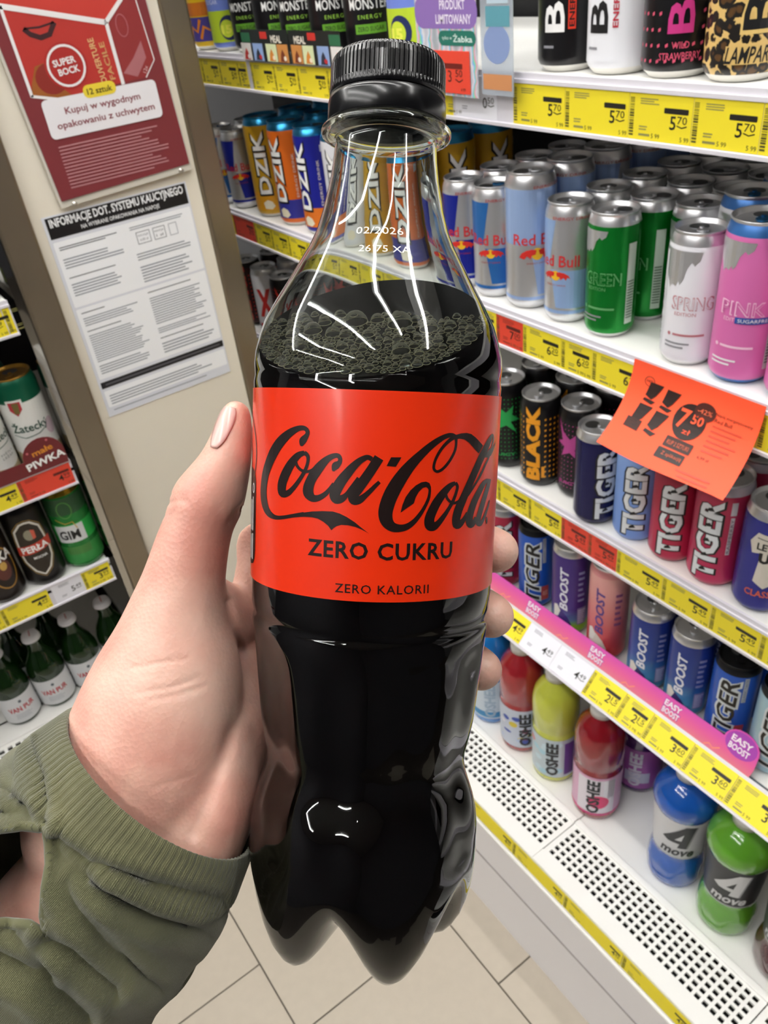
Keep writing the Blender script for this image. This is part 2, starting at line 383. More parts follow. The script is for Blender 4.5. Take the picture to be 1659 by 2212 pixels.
# ------------------------------------------------------------------ cans
WI, BK, RDI = ink('#f2f2f0'), ink('#0d0d0f'), ink('#c4202a')
def can_meshes(r, h, base, neck, lidm, tabm, low=None):
    prof = [(0, 0.006), (r * 0.62, 0.003), (r * 0.70, 0.0), (r * 0.78, 0.0008), (r * 0.93, 0.006), (r, 0.0105), (r, 0.0135), (r, h - 0.017), (r * 0.985, h - 0.0125), (r * 0.93, h - 0.0065), (r * 0.88, h - 0.0035)]
    v, f, ring = lathe(prof, 40)
    me = bpy.data.meshes.new('can_body'); me.from_pydata(v, [], f)
    for m in (base, neck, low or neck): me.materials.append(m)
    me.polygons.foreach_set('material_index', [2 if i < 4 else (1 if i >= 8 else 0) for i in ring]); me.polygons.foreach_set('use_smooth', [True] * len(f)); me.update()
    lp = [(r * 0.88, h - 0.0035), (r * 0.915, h - 0.0022), (r * 0.92, h - 0.0006), (r * 0.90, h), (r * 0.875, h - 0.0006), (r * 0.85, h - 0.005), (r * 0.80, h - 0.0055), (r * 0.76, h - 0.0042), (0, h - 0.0042)]
    v, f, ring = lathe(lp, 40); ml = bpy.data.meshes.new('can_lid'); ml.from_pydata(v, [], f); ml.materials.append(lidm)
    ml.polygons.foreach_set('use_smooth', [i < 6 for i in ring]); ml.update()
    b = MB(); z = h - 0.0034; a = r * 0.16
    ring_o = [(a * 1.25 * cos(t), -r * 0.22 + a * 1.5 * sin(t)) for t in [2 * pi * i / 14 for i in range(14)]]
    b.prism([(x, y) for x, y in ring_o], z, z + 0.0012, 'z'); n = 14
    b.prism([(a * 0.62 * cos(2 * pi * i / 10), -r * 0.30 + a * 0.62 * sin(2 * pi * i / 10)) for i in range(10)], z + 0.0011, z + 0.0014, 'z')
    b.prism([(a * 0.5 * cos(2 * pi * i / 8), a * 0.5 * sin(2 * pi * i / 8)) for i in range(8)], z, z + 0.0022, 'z')
    mt = bpy.data.meshes.new('pull_tab'); mt.from_pydata(b.v, [], b.f); mt.materials.append(tabm); mt.update()
    sc_ = MB().prism([(r * 0.34 * cos(2 * pi * i / 16), r * 0.36 + r * 0.30 * sin(2 * pi * i / 16)) for i in range(16)], h - 0.0043, h - 0.0036, 'z')
    ms = bpy.data.meshes.new('lid_opening'); ms.from_pydata(sc_.v, [], sc_.f); ms.materials.append(mat('lid_score_grey', '#77787b', 0.4, 1.0)); ms.update()
    return me, ml, mt, ms
DES = {}
def design(name, r, h, base, fn, neck=ALU, lidm=LIDM, tabm=LIDM, low=None):
    p = Print(); fn(p, r, h); DES[name] = (r, h, can_meshes(r, h, base, neck, lidm, tabm, low), p.mesh('can_print', lambda v: r) if p.parts else None)
def can(dname, X, Y, Z, rz, label, group, turn=0.0):
    r, h, (me, ml, mt, ms), mp = DES[dname]
    t = thing('beer_can' if dname in BEER else 'drink_can', label, 'can', (X, Y, Z + 0.0003), rz, group)
    link('can_body', me, t); l = link('can_lid', ml, t); l.rotation_euler = (0, 0, turn)
    link('pull_tab', mt, l); link('lid_opening', ms, l)
    if mp: link('can_print', mp, t)
    return t
BEER = ('hop_can', 'pearl_can', 'gim_can', 'goat_can', 'green_can')
SIL = mat('silver_can_paint', '#dcdde0', 0.32, 0.78)
def bulls(p, x, v, s, layer=1):
    p.circ(x, v, 0.0055 * s, 0.0055 * s, ink('#e8b420'), layer)
    for k in (-1, 1):
        p.poly([(x + k * q[0] * s, v + q[1] * s) for q in ((0.001, 0.0035), (0.005, 0.0045), (0.010, 0.0035), (0.0145, 0.0010), (0.0165, -0.0028), (0.0135, -0.0012), (0.012, -0.0045), (0.0095, -0.0015), (0.006, -0.0042), (0.0052, -0.001), (0.002, -0.0005))], ink('#cf2a22'), layer + 1)
def rbq(c, hi=0.0, e=-0.22):
    def fn(p, r, h):
        B = mat('can_lacquer_' + c.strip('#'), c, 0.28, 0.35); q = 2 * pi * r / 4; m = 0.5 * h
        for k in (-1, 1):
            o = k * q
            p.poly([(o - q * 0.98, m), (o + q * e, m), (o + q * (e + 0.2), h - 0.0165), (o - q * 0.98, h - 0.0165)], B)
            p.poly([(o + q * 0.02, 0.019), (o + q * 0.98, 0.019), (o + q * 0.98, m - 0.004), (o - q * 0.16, m - 0.004)], B)
        p.rect(-2 * q, 0.0125, 2 * q, 0.0165, B)
        for o in (-q, q):
            p.text('Red Bull', o + 0.0, m + 0.006, ink('#c9262c'), w=q * 1.25, h=0.0125, off=0.012, layer=1)
            bulls(p, o, m - 0.010, 1.0 + hi)
            p.text('ENERGY DRINK', o, m - 0.0205, ink('#b2302c'), w=0.024, h=0.0018, layer=1)
        p.text('ENERGY DRINK  ENERGY DRINK', 0, h - 0.0145, ink('#b23a3a'), w=q * 2.2, h=0.003, layer=1)
    return fn
design('rb', 0.0265, 0.131, SIL, rbq('#1d2a9a'))
design('rbsf', 0.0265, 0.131, SIL, rbq('#2f6fb8'), tabm=mat('blue_tab', '#23608e', 0.3, 0.8))
design('rblb', 0.0265, 0.131, SIL, rbq('#9dbcea'))
design('rbtall', 0.0285, 0.153, SIL, rbq('#a2bdea', 0.25, 0.45))
def jag(p, r, h, m, u0, w, top, s):
    pts = [(u0 - w, top), (u0 + w, top), (u0 + w * 0.92, top - 0.010 * s), (u0 + w * 0.72, top - 0.016 * s), (u0 + w * 0.60, top - 0.012 * s), (u0 + w * 0.42, top - 0.020 * s), (u0 + w * 0.30, top - 0.034 * s), (u0 + w * 0.16, top - 0.040 * s), (u0 + w * 0.10, top - 0.035 * s), (u0 - w * 0.02, top - 0.042 * s), (u0 - w * 0.22, top - 0.040 * s), (u0 - w * 0.35, top - 0.046 * s), (u0 - w * 0.5, top - 0.036 * s), (u0 - w * 0.7, top - 0.030 * s), (u0 - w * 0.85, top - 0.018 * s)]
    p.poly(pts, m, 0)
def edition(word, col, sub=None, vert=None):
    def fn(p, r, h):
        jag(p, r, h, SIL, -0.014, 0.022, h - 0.0165, h / 0.131 * (0.55 if word != 'SPRING' else 0.8))
        m = h * 0.5; dark = col
        p.text(word, 0.004, m, ink(dark), w=0.040, h=0.0135, off=0.02, layer=1)
        p.text(word, 0.004, m, MATS['ed_' + word], w=0.037, h=0.0115, off=-0.008, layer=2)
        p.text('EDITION', -0.002, m - 0.0105, ink(dark), w=0.020, h=0.0035, layer=1)
        if sub: p.rect(-0.001, m - 0.0135, 0.032, m - 0.0075, ink('#2c4f9c'), 2); p.text(sub, 0.0155, m - 0.0105, WI, w=0.028, h=0.0032, layer=3)
        p.rect(-0.012, h * 0.25, 0.018, h * 0.25 + 0.0022, ink(dark), 1); p.circ(-0.016, h * 0.25 + 0.001, 0.0018, 0.0018, ink(dark), 1)
        p.lines(-0.02, 0.006, 0.020, 0.028, 2, ink('#e8e6e8' if sub else '#8a8a90'), 1)
        if vert: p.rect(-0.046, 0.014, -0.028, h - 0.02, ink('#e6e8ec'), 1); p.text('Red Bull', -0.037, h * 0.36, ink('#222831'), w=0.052, h=0.0095, rot=90, layer=2, off=0.01)
        else:
            p.rect(0.030, 0.016, 0.040, h - 0.03, ink('#c8d2c8'), 1)
            for i in range(14): p.rect(0.031, 0.022 + i * 0.003, 0.039, 0.0235 + i * 0.003, ink('#5a6a5a'), 2)
    return fn
MATS['ed_GREEN'] = GRN = mat('green_can_lacquer', '#12862f', 0.25, 0.55)
MATS['ed_SPRING'] = WHC = mat('white_can_lacquer', '#e3e3e9', 0.3)
MATS['ed_PINK'] = PNK = mat('pink_can_lacquer', '#d66fae', 0.32, 0.1)
design('green', 0.0265, 0.131, GRN, edition('GREEN', '#5fa066'))
design('spring', 0.0265, 0.131, WHC, edition('SPRING', '#b8747c', None, True))
design('springtall', 0.0285, 0.150, WHC, edition('SPRING', '#b8747c', None, True), neck=mat('blue_neck', '#3f74b8', 0.3, 0.4), tabm=MATS['blue_tab'])
design('pink', 0.0285, 0.150, PNK, edition('PINK', '#f0c8de', 'SUGARFREE'), neck=MATS['blue_neck'], tabm=MATS['blue_tab'])
def dots(p, r, c, v0, v1, du, dv, s, keep=lambda u, v: True):
    n = int(2 * pi * r / du); j = 0; v = v0
    while v < v1:
        for i in range(n):
            u = (i - n / 2) * du
            if keep(u, v): p.poly([(u - s * 0.4, v - s * 0.6), (u + s * 0.45, v - s * 0.2), (u + s * 0.4, v + s * 0.7), (u - s * 0.5, v + s * 0.3)], c)
        v += dv
def blackcan(c, big, word='BLACK', sub=None):
    def fn(p, r, h):
        K = ink(c)
        if big:
            dots(p, r, K, 0.018, h - 0.02, 0.0062, 0.0078, 0.0027, lambda u, v: not (-0.016 < u < 0.008))
            p.text(word, -0.004, h * 0.52, K, w=h * 0.84, h=0.0195, rot=90, off=0.055, layer=1)
            if sub: p.rect(0.0075, h * 0.13, 0.0115, h * 0.26, K, 1)
        else:
            dots(p, r, K, 0.018, h - 0.02, 0.0052, 0.0065, 0.0015, lambda u, v: True)
            X = [(-0.016, 0.96), (-0.008, 0.76), (0.002, 0.66), (0.012, 0.78), (0.010, 0.62), (0.020, 0.52), (0.008, 0.50), (0.016, 0.30), (0.002, 0.44), (-0.010, 0.36), (-0.006, 0.52), (-0.018, 0.56), (-0.009, 0.62)]
            p.poly([(x, h * (0.25 + 0.66 * v)) for x, v in X], K, 1)
            p.text(sub or 'MOJITO', 0.0, h * 0.185, K, w=0.030, h=0.0065, off=0.03, layer=1)
    return fn
BLK = mat('black_can_lacquer', '#131214', 0.3, 0.2)
design('black_green', 0.0265, 0.131, BLK, blackcan('#1f9a4c', False, sub='JUICY'), neck=BLK, low=BLK)
design('black_orange', 0.0265, 0.131, BLK, blackcan('#e79a1a', True, sub=True), neck=BLK, low=BLK)
design('black_pink', 0.0265, 0.131, BLK, blackcan('#b2418a', False, sub='JUICY'), neck=BLK, low=BLK)
design('black_red', 0.0265, 0.131, mat('maroon_can_lacquer', '#3a1518', 0.35, 0.2), blackcan('#d8342c', True), neck=BLK, low=BLK)
design('black_fire', 0.0265, 0.131, BLK, blackcan('#d8382a', False, sub=' '), neck=BLK, low=BLK)
def wx(p, r, h):
    p.text('X', 0, h * 0.5, ink('#c8302c'), w=0.030, h=h * 0.42, off=0.05); p.rect(-0.02, 0.016, 0.02, 0.024, ink('#c8302c'))
design('white_x', 0.0265, 0.131, WHC, wx)
def bigblack(c1, c2, dotc=None, word='BLACK', sub='ENERGY'):
    def fn(p, r, h):
        if dotc: dots(p, r, ink(dotc), 0.014, h - 0.02, 0.0072, 0.0115, 0.0026, lambda u, v: not (-0.009 < u < 0.015 and v > 0.030))
        p.text(word, 0.003 if dotc else -0.004, 0.034 + 0.075, ink(c1), w=0.150, h=0.021, rot=90, off=0.02, layer=1)
        if sub == 'ENERGY': p.rect(0.0095, 0.036, 0.0165, 0.036 + 0.042, ink(c2), 1) if c2 == '#d8361f' else None; p.text('ENERGY', 0.013, 0.036 + 0.021, BK if c2 == '#d8361f' else ink(c2), w=0.038, h=0.005, rot=90, off=0.02, layer=2); p.rect(-0.016, 0.021, -0.004, 0.0232, ink('#8a8a90'), 1)
        elif sub: p.text(sub[0], 0.004, 0.0255, ink(c2), w=0.014, h=0.005, off=0.01, layer=1); p.text(sub[1], 0.004, 0.0175, ink(c2), w=0.034, h=0.0055, off=0.01, layer=1)
    return fn
design('bb_black', 0.0305, 0.168, BLK, bigblack('#ecebea', '#d8361f'), low=mat('white_base_ring', '#e6e4de', 0.35))
design('bb_white', 0.0305, 0.168, mat('white_can_lacquer2', '#e4e5ea', 0.3), bigblack('#101012', '#b8283a'), low=MATS['white_base_ring'])
design('bb_pink', 0.0305, 0.168, BLK, bigblack('#c2327e', '#d0506c', '#d0506c', 'BLACK', ('WILD', 'STRAWBERRY')), low=MATS['white_base_ring'])
# leopard print: procedural spots
LEO = mat('leopard_print', '#cfae6a', 0.35); nt = LEO.node_tree; bs = nt.nodes['Principled BSDF']
tc = nt.nodes.new('ShaderNodeTexCoord'); vo = nt.nodes.new('ShaderNodeTexVoronoi'); vo.inputs['Scale'].default_value = 105; vo.inputs['Randomness'].default_value = 0.85
rp = nt.nodes.new('ShaderNodeValToRGB'); e = rp.color_ramp.elements; e[0].position = 0.0; e[0].color = lin('#5a3f1e'); e[1].position = 0.30; e[1].color = lin('#4a3218')
for ps, cl in ((0.33, '#171310'), (0.56, '#171310'), (0.60, '#d2b06c')): q = e.new(ps); q.color = lin(cl)
rp.color_ramp.interpolation = 'LINEAR'
ns = nt.nodes.new('ShaderNodeTexNoise'); ns.inputs['Scale'].default_value = 160; mxv = nt.nodes.new('ShaderNodeMix'); mxv.data_type = 'VECTOR'; mxv.inputs[0].default_value = 0.006
nt.links.new(tc.outputs['Object'], mxv.inputs[4]); nt.links.new(tc.outputs['Object'], ns.inputs['Vector']); nt.links.new(ns.outputs['Color'], mxv.inputs[5])
nt.links.new(mxv.outputs[1], vo.inputs['Vector']); nt.links.new(vo.outputs['Distance'], rp.inputs[0]); nt.links.new(rp.outputs[0], bs.inputs['Base Color'])
def leo(p, r, h):
    p.text('BLACK', 0.004, 0.036 + 0.078, ink('#d8b870'), w=0.160, h=0.026, rot=90, off=0.05, layer=0)
    p.text('BLACK', 0.004, 0.036 + 0.078, BK, w=0.154, h=0.0225, rot=90, off=0.02, layer=1)
    p.rect(-0.018, 0.0135, 0.022, 0.0265, mat('leopard_tan', '#cfae6a', 0.35), 0)
    p.text('LAMPART', 0.002, 0.0200, BK, w=0.040, h=0.0115, shear=0.25, off=0.015, layer=1)
design('bb_leo', 0.0305, 0.168, LEO, leo, low=MATS['white_base_ring'])
def tiger(side=None, sub=None, dark=False):
    def fn(p, r, h):
        x0 = -0.004
        p.text('TIGER', x0, h * 0.48, BK, w=h * 0.80, h=0.0300, rot=90, off=0.075, layer=0)
        p.text('TIGER', x0, h * 0.48, ink('#d9dde0'), w=h * 0.77, h=0.0252, rot=90, off=0.04, layer=1)
        for i in range(5): p.poly([(x0 - 0.004, h * (0.17 + 0.145 * i)), (x0 + 0.004, h * (0.185 + 0.145 * i)), (x0 + 0.001, h * (0.215 + 0.145 * i)), (x0 - 0.003, h * (0.20 + 0.145 * i))], BK, 2)
        if side: p.rect(0.013, h * 0.60, 0.019, h * 0.88, ink(side), 0); p.text('CLASSIC', 0.016, h * 0.74, WI, w=h * 0.22, h=0.0032, rot=90, layer=1)
        if sub: p.rrect(0.008, h * 0.12, 0.020, h * 0.26, 0.0015, ink('#b04048'), 1); p.text(sub, 0.014, h * 0.19, ink('#e0a0a0'), w=0.009, h=0.009, off=0.02, layer=2)
    return fn
def tiger_black(p, r, h):
    p.text('TIGER', -0.004, h * 0.47, ink('#cfd6dc'), w=h * 0.80, h=0.0275, rot=90, off=0.08, shear=0.2, layer=0)
    p.text('TIGER', -0.004, h * 0.47, BK, w=h * 0.75, h=0.0215, rot=90, off=0.02, shear=0.2, layer=1)
    p.rrect(0.009, h * 0.12, 0.021, h * 0.30, 0.0015, ink('#b83c44'), 1); p.text('0%', 0.015, h * 0.21, ink('#e8b0b0'), w=0.009, h=0.008, rot=90, layer=2)
    p.rect(0.011, h * 0.60, 0.016, h * 0.90, ink('#b8bcc4'), 0); p.text('CLASSIC TASTE', 0.0135, h * 0.75, ink('#404a78'), w=h * 0.28, h=0.003, rot=90, layer=1)
design('tiger_navy', 0.0265, 0.131, mat('navy_lacquer', '#14144a', 0.25, 0.3), tiger('#a03a34'), low=mat('navy_base', '#10103c', 0.3, 0.4))
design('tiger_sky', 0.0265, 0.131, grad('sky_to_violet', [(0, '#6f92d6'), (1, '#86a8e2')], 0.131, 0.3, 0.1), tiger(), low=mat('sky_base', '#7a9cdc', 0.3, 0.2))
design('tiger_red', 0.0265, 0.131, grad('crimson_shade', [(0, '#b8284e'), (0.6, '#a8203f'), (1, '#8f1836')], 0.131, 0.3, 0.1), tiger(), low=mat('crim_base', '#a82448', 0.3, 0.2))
def tig_rasp(p, r, h):
    tiger()(p, r, h); p.rect(0.0165, h * 0.36, 0.0205, h * 0.72, ink('#c9c4c8'), 0); p.text('RASPBERRY', 0.0185, h * 0.54, ink('#5a2030'), w=h * 0.33, h=0.0030, rot=90, layer=1); p.rect(0.0155, h * 0.74, 0.0215, h * 0.86, ink('#c9c4c8'), 0)
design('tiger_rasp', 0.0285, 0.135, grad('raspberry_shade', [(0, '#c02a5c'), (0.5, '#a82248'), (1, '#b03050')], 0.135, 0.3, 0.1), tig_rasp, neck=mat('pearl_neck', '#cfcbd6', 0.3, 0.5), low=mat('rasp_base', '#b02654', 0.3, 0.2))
design('tiger_blue', 0.0265, 0.150, mat('royal_lacquer', '#1c54b8', 0.28, 0.15), tiger_black, neck=mat('black_neck', '#15161a', 0.35, 0.3), lidm=mat('black_lid', '#232427', 0.35, 0.8), tabm=mat('black_lid', '#232427'), low=MATS['royal_lacquer'])
design('tiger_blue_s', 0.0265, 0.136, MATS['royal_lacquer'], tiger_black, neck=MATS['black_neck'], lidm=MATS['black_lid'], tabm=MATS['black_lid'], low=MATS['royal_lacquer'])
design('tiger_ice', 0.0265, 0.136, mat('ice_lacquer', '#9fc0d0', 0.28, 0.15), tiger_black, neck=MATS['black_neck'], lidm=MATS['black_lid'], tabm=MATS['black_lid'], low=MATS['ice_lacquer'])
design('tiger_crim', 0.0265, 0.150, mat('crimson_lacquer', '#a81c40', 0.3, 0.1), tiger(), low=MATS['crimson_lacquer'])
def levelup(p, r, h):
    W_ = ink('#cfc8bc')
    p.poly([(x, h * v) for x, v in ((-0.008, 0.62), (-0.011, 0.34), (0.0, 0.28), (0.010, 0.34), (0.011, 0.60), (0.017, 0.60), (0.021, 0.74), (0.010, 0.82), (-0.002, 0.79), (-0.014, 0.80), (-0.021, 0.70), (-0.017, 0.60))], W_, 0)
    p.text('LEVEL', 0, h * 0.68, BK, w=0.026, h=0.0085, off=0.03, layer=1); p.text('UP', 0, h * 0.575, BK, w=0.019, h=0.013, off=0.06, layer=1)
    p.stroke([(-0.014, h * 0.755), (-0.002, h * 0.745)], 0.001, BK, 1); p.stroke([(0.002, h * 0.745), (0.014, h * 0.755)], 0.001, BK, 1)
    p.text('CLASSIC', 0, h * 0.225, ink('#d05a3c'), w=0.034, h=0.0085, off=0.02, layer=1)
design('level', 0.0275, 0.131, mat('indigo_lacquer', '#2c2f86', 0.26, 0.25), levelup, low=mat('indigo_base', '#23266e', 0.3, 0.3))
def boost(wave, tx):
    def fn(p, r, h):
        p.text('BOOST', -0.008, h * 0.56, ink('#e6e8f4' if tx == 0 else '#5a3f8a'), w=h * 0.50, h=0.0125, rot=90, off=0.03, shear=0.25, layer=1)
        p.poly([(x, h * v) for x, v in ((-0.024, 0.16), (-0.014, 0.20), (-0.006, 0.15), (0.002, 0.10), (0.004, 0.15), (-0.002, 0.24), (-0.010, 0.30), (-0.020, 0.33))], ink(wave), 1)
        p.poly([(x, h * v) for x, v in ((-0.024, 0.20), (-0.016, 0.22), (-0.012, 0.30), (-0.018, 0.36), (-0.024, 0.34))], ink('#d8d6d2'), 2)
        p.lines(0.012, 0.022, h * 0.42, h * 0.80, 6, ink('#8c90c0' if tx == 0 else '#8a4a78'), 1, seed=2)
        if tx == 0: p.rect(0.012, h * 0.14, 0.026, h * 0.34, ink('#8f88b8'), 1); p.lines(0.013, 0.025, h * 0.16, h * 0.33, 7, ink('#d8d8ec'), 2, seed=4)
    return fn
design('boost_purple', 0.0270, 0.158, grad('boost_purple_g', [(0, '#8fd02a'), (0.13, '#8fd02a'), (0.20, '#5f7fb0'), (0.32, '#4a2f86'), (1, '#3e2878')], 0.158, 0.3, 0.2), boost('#3c2a78', 0))
design('boost_pink', 0.0270, 0.163, grad('boost_pink_g', [(0, '#c01820'), (0.10, '#c8202c'), (0.35, '#d05a64'), (0.75, '#dd9a98'), (1, '#e0a6a0')], 0.163, 0.3, 0.15), boost('#cfc6bc', 1), neck=mat('pink_neck', '#d98f90', 0.3, 0.2), low=mat('boostred_base', '#b81820', 0.3, 0.2))
design('boost_blue', 0.0270, 0.140, grad('boost_blue_g', [(0, '#5aa8c8'), (0.2, '#4a94c4'), (0.45, '#2a4a9c'), (1, '#1f2f80')], 0.140, 0.28, 0.25), boost('#2a2a68', 0))
def monster(p, r, h):
    G = ink('#7bc62c')
    for k in (-1, 1):
        o = k * 2 * pi * r / 4
        for dx, b_ in ((-0.008, 0.46), (0.0, 0.40), (0.008, 0.44)): p.poly([(o + dx - 0.003, h * 0.86), (o + dx + 0.003, h * 0.88), (o + dx + 0.0022, h * 0.62), (o + dx + 0.0028, h * 0.52), (o + dx + 0.0004, h * b_), (o + dx - 0.001, h * 0.55), (o + dx - 0.0026, h * 0.66)], G)
        p.text('MONSTER', o, h * 0.355, ink('#e6e6e4'), w=0.052, h=0.0115, off=0.01, layer=1); p.text('ENERGY', o, h * 0.275, ink('#9acb4a'), w=0.030, h=0.0045, sp=1.3, layer=1)
        p.rect(o - 0.02, h * 0.17, o + 0.02, h * 0.23, ink('#5f9a28'), 0); p.text('ZERO SUGAR', o, h * 0.20, BK, w=0.034, h=0.005, layer=1)
design('monster', 0.033, 0.168, BLK, monster, low=MATS['white_base_ring'])
def yorange(p, r, h):
    p.rect(-0.1, 0.013, 0.1, h * 0.28, ink('#4a3f96'), 0)
    for i in range(8): u = -0.10 + i * 0.025; p.stroke([(u, h * 0.10), (u + 0.008, h * 0.2), (u + 0.02, h * 0.16), (u + 0.028, h * 0.26)], 0.005, ink('#e88a24'), 1)
    p.rect(-0.1, h * 0.29, 0.1, h * 0.40, ink('#d87a24'), 0); p.text('RZY', -0.01, h * 0.53, ink('#f4ead0'), w=0.04, h=0.016, off=0.03, shear=0.3, layer=1); p.text('RZY', 0.04, h * 0.53, ink('#f4ead0'), w=0.04, h=0.016, off=0.03, shear=0.3, layer=1)
    for i in range(14): p.circ(-0.09 + i * 0.013, h * 0.45, 0.0022, 0.0022, BK, 1, 8)
design('yellow', 0.031, 0.168, mat('yellow_lacquer', '#ecc21c', 0.35), yorange, low=MATS['white_base_ring'])
def bluelime(p, r, h):
    p.rect(-0.1, 0.013, 0.1, h * 0.33, ink('#b6cf2e'), 0)
    for o in (-0.075, -0.02, 0.04): p.circ(o + 0.004, h * 0.19, 0.015, 0.017, ink('#1e2a5a'), 1); p.circ(o + 0.001, h * 0.185, 0.011, 0.012, ink('#c8dc3a'), 2); p.text('15', o, h * 0.18, ink('#e8ec5a'), w=0.016, h=0.012, off=0.05, layer=3)
    for o in (-0.05, 0.03): p.text('STE', o, h * 0.60, ink('#e8ecf6'), w=0.055, h=0.015, off=0.03, shear=0.2, layer=1); p.text('ENERGY', o, h * 0.50, ink('#3a4a9a'), w=0.04, h=0.006, sp=1.3, layer=1); p.text('ZERO SUGAR', o, h * 0.40, ink('#d8def2'), w=0.045, h=0.006, layer=1)
design('bluelime', 0.031, 0.168, mat('periwinkle_lacquer', '#6f84d2', 0.35), bluelime, low=MATS['white_base_ring'])
def dzik(c2, side):
    def fn(p, r, h):
        if c2: p.rect(-0.1, 0.013, 0.1, h * 0.27, ink(c2), 0)
        for o in (-0.012, 0.06):
            p.text('DZIK', o, h * 0.56, BK, w=h * 0.66, h=0.026, rot=90, off=0.07, layer=1); p.text('DZIK', o, h * 0.56, WI, w=h * 0.62, h=0.0205, rot=90, off=0.03, layer=2)
        p.poly([(-0.018, h * 0.10), (-0.006, h * 0.09), (0.0, h * 0.12), (-0.004, h * 0.17), (-0.012, h * 0.19), (-0.020, h * 0.16)], ink('#e8dfc4'), 1)
        if side: p.text('ENERGY DRINK', 0.018, h * 0.5, ink('#e8dcd0'), w=h * 0.42, h=0.004, rot=90, layer=1); p.rect(0.024, h * 0.78, 0.036, h * 0.84, ink('#c8ccd8'), 1)
    return fn
AQ = mat('aqua_lid', '#3a94c4', 0.28, 0.9)
design('dzik_y', 0.0315, 0.158, mat('mustard_lacquer', '#c79a1c', 0.4, 0.1, var=0.15, scale=60), dzik('#d8981c', True), neck=AQ, lidm=AQ, tabm=AQ, low=MATS['white_base_ring'])
design('dzik_o', 0.0315, 0.158, mat('orange_lacquer', '#dd6a1a', 0.35, 0.1), dzik('#2c2f8c', True), neck=AQ, lidm=AQ, tabm=AQ, low=MATS['white_base_ring'])
design('dzik_b', 0.0315, 0.158, mat('ultramarine_lacquer', '#1f2490', 0.3, 0.15), dzik('#d8701c', True), neck=AQ, lidm=AQ, tabm=AQ, low=MATS['white_base_ring'])
design('dzik_w', 0.0315, 0.158, mat('white_can_lacquer3', '#dcdde2', 0.3), dzik(None, False), neck=AQ, lidm=AQ, tabm=AQ, low=MATS['white_base_ring'])

def face(X, Y, d=0.0): return -atan2(X, Y) + radians(d)
XR = 0.6535
R2 = radians
SLIM = 'slim cans on the second shelf'; G1 = 'tall cans on the top shelf'; G3 = 'cans on the third shelf'; G4 = 'cans on the lowest shelf'
# top shelf
for dn, X, Y, d, lb in [
    ('yellow', 0.658, 1.43, 10, 'yellow can with an orange and purple base on the top shelf'),
    ('bluelime', 0.657, 1.355, 25, 'periwinkle blue and lime can beside the yellow can on the top shelf'),
    ('monster', 0.660, 1.28, 70, 'black and green can leftmost in its row, next to the blue and lime can'),
    ('monster', 0.660, 1.205, 100, 'black and green can behind the left half of the promotional leaflet'),
    ('monster', 0.660, 1.13, 75, 'black and green can behind the fold of the promotional leaflet'),
    ('monster', 0.660, 1.05, 95, 'black and green can behind the right half of the promotional leaflet'),
    ('monster', 0.660, 0.965, 88, 'black and green can right above the black bottle cap'),
    ('bluelime', 0.657, 0.872, -5, 'blue and lime can beside the shiny holographic card'),
    ('bb_black', 0.660, 0.630, -22, 'black can with white letters and a red ENERGY block, top shelf'),
    ('bb_white', 0.660, 0.567, -35, 'white can with black letters and red ENERGY text, top shelf'),
    ('bb_pink', 0.660, 0.504, -5, 'black can with big pink letters and pink dots, top shelf'),
    ('bb_leo', 0.660, 0.441, 8, 'leopard print can at the right end of the top shelf')]:
    can(dn, X, Y, S1, face(X, Y, d), lb, G1)
can('bb_black', 0.735, 0.700, S1, face(0.7, 0.7, 160), 'dark can standing back behind the translucent card on the top shelf', G1)
# second shelf, front row
F2 = [('rbsf', 0.650, 1.468, 80, 'blue and silver slim can beside the steel post, half hidden by it'),
    ('rb', 0.652, 1.407, 80, 'dark blue and silver slim can left of the mustard can'),
    ('dzik_y', 0.660, 1.315, 0, 'mustard yellow can with white vertical letters left of the orange can'),
    ('dzik_o', 0.660, 1.232, -28, 'orange and blue can between the mustard and the ultramarine cans'),
    ('dzik_b', 0.660, 1.15, -32, 'ultramarine can with an orange base left of the cola bottle neck'),
    ('dzik_w', 0.660, 1.07, -10, 'white can with black vertical letters touching the bottle neck outline'),
    ('dzik_y', 0.660, 0.99, 0, 'mustard can seen through the clear neck of the cola bottle'),
    ('dzik_o', 0.660, 0.905, 0, 'orange can hidden mostly behind the shoulder of the cola bottle'),
    ('rb', XR, 0.792, 76, 'dark blue and silver slim can right beside the cola bottle shoulder'),
    ('rbsf', XR, 0.737, 76, 'mid blue and silver slim can next to the tall light blue can'),
    ('rbtall', 0.656, 0.680, 106, 'tall light blue can standing above its slim neighbours'),
    ('rblb', XR, 0.617, 58, 'light blue and silver slim can left of the green can'),
    ('green', XR, 0.556, -30, 'bright green slim can at the front of the second shelf'),
    ('spring', XR, 0.455, -8, 'white slim can with a silver top next to the pink can'),
    ('pink', 0.656, 0.3975, -18, 'tall pink can with a blue neck at the front of the second shelf'),
    ('pink', 0.656, 0.338, 5, 'pink can cut by the right edge of the photo')]
for dn, X, Y, d, lb in F2: can(dn, X, Y, S2, face(X, Y, d), lb, SLIM, rnd.uniform(-0.6, 0.6))
OR = ['first', 'second', 'third', 'fourth', 'fifth']
def back(dn, X, Y, Z, ref, n, group, dx=0.0585, k0=0, dy=0.0, d=None):
    for k in range(k0, k0 + n):
        x = X + dx * (k + 1)
        can(dn, x, Y + dy * (k + 1), Z, face(x, Y, rnd.uniform(-70, 70) if d is None else d), 'can in the %s row behind %s' % (OR[k], ref), group, rnd.uniform(-1, 1))
back('rbsf', 0.652, 1.468, S2, 'the slim can beside the post', 2, SLIM)
back('rb', 0.652, 1.407, S2, 'the dark blue slim can near the post', 3, SLIM)
back('dzik_y', 0.660, 1.315, S2, 'the front mustard can', 3, SLIM, 0.068)
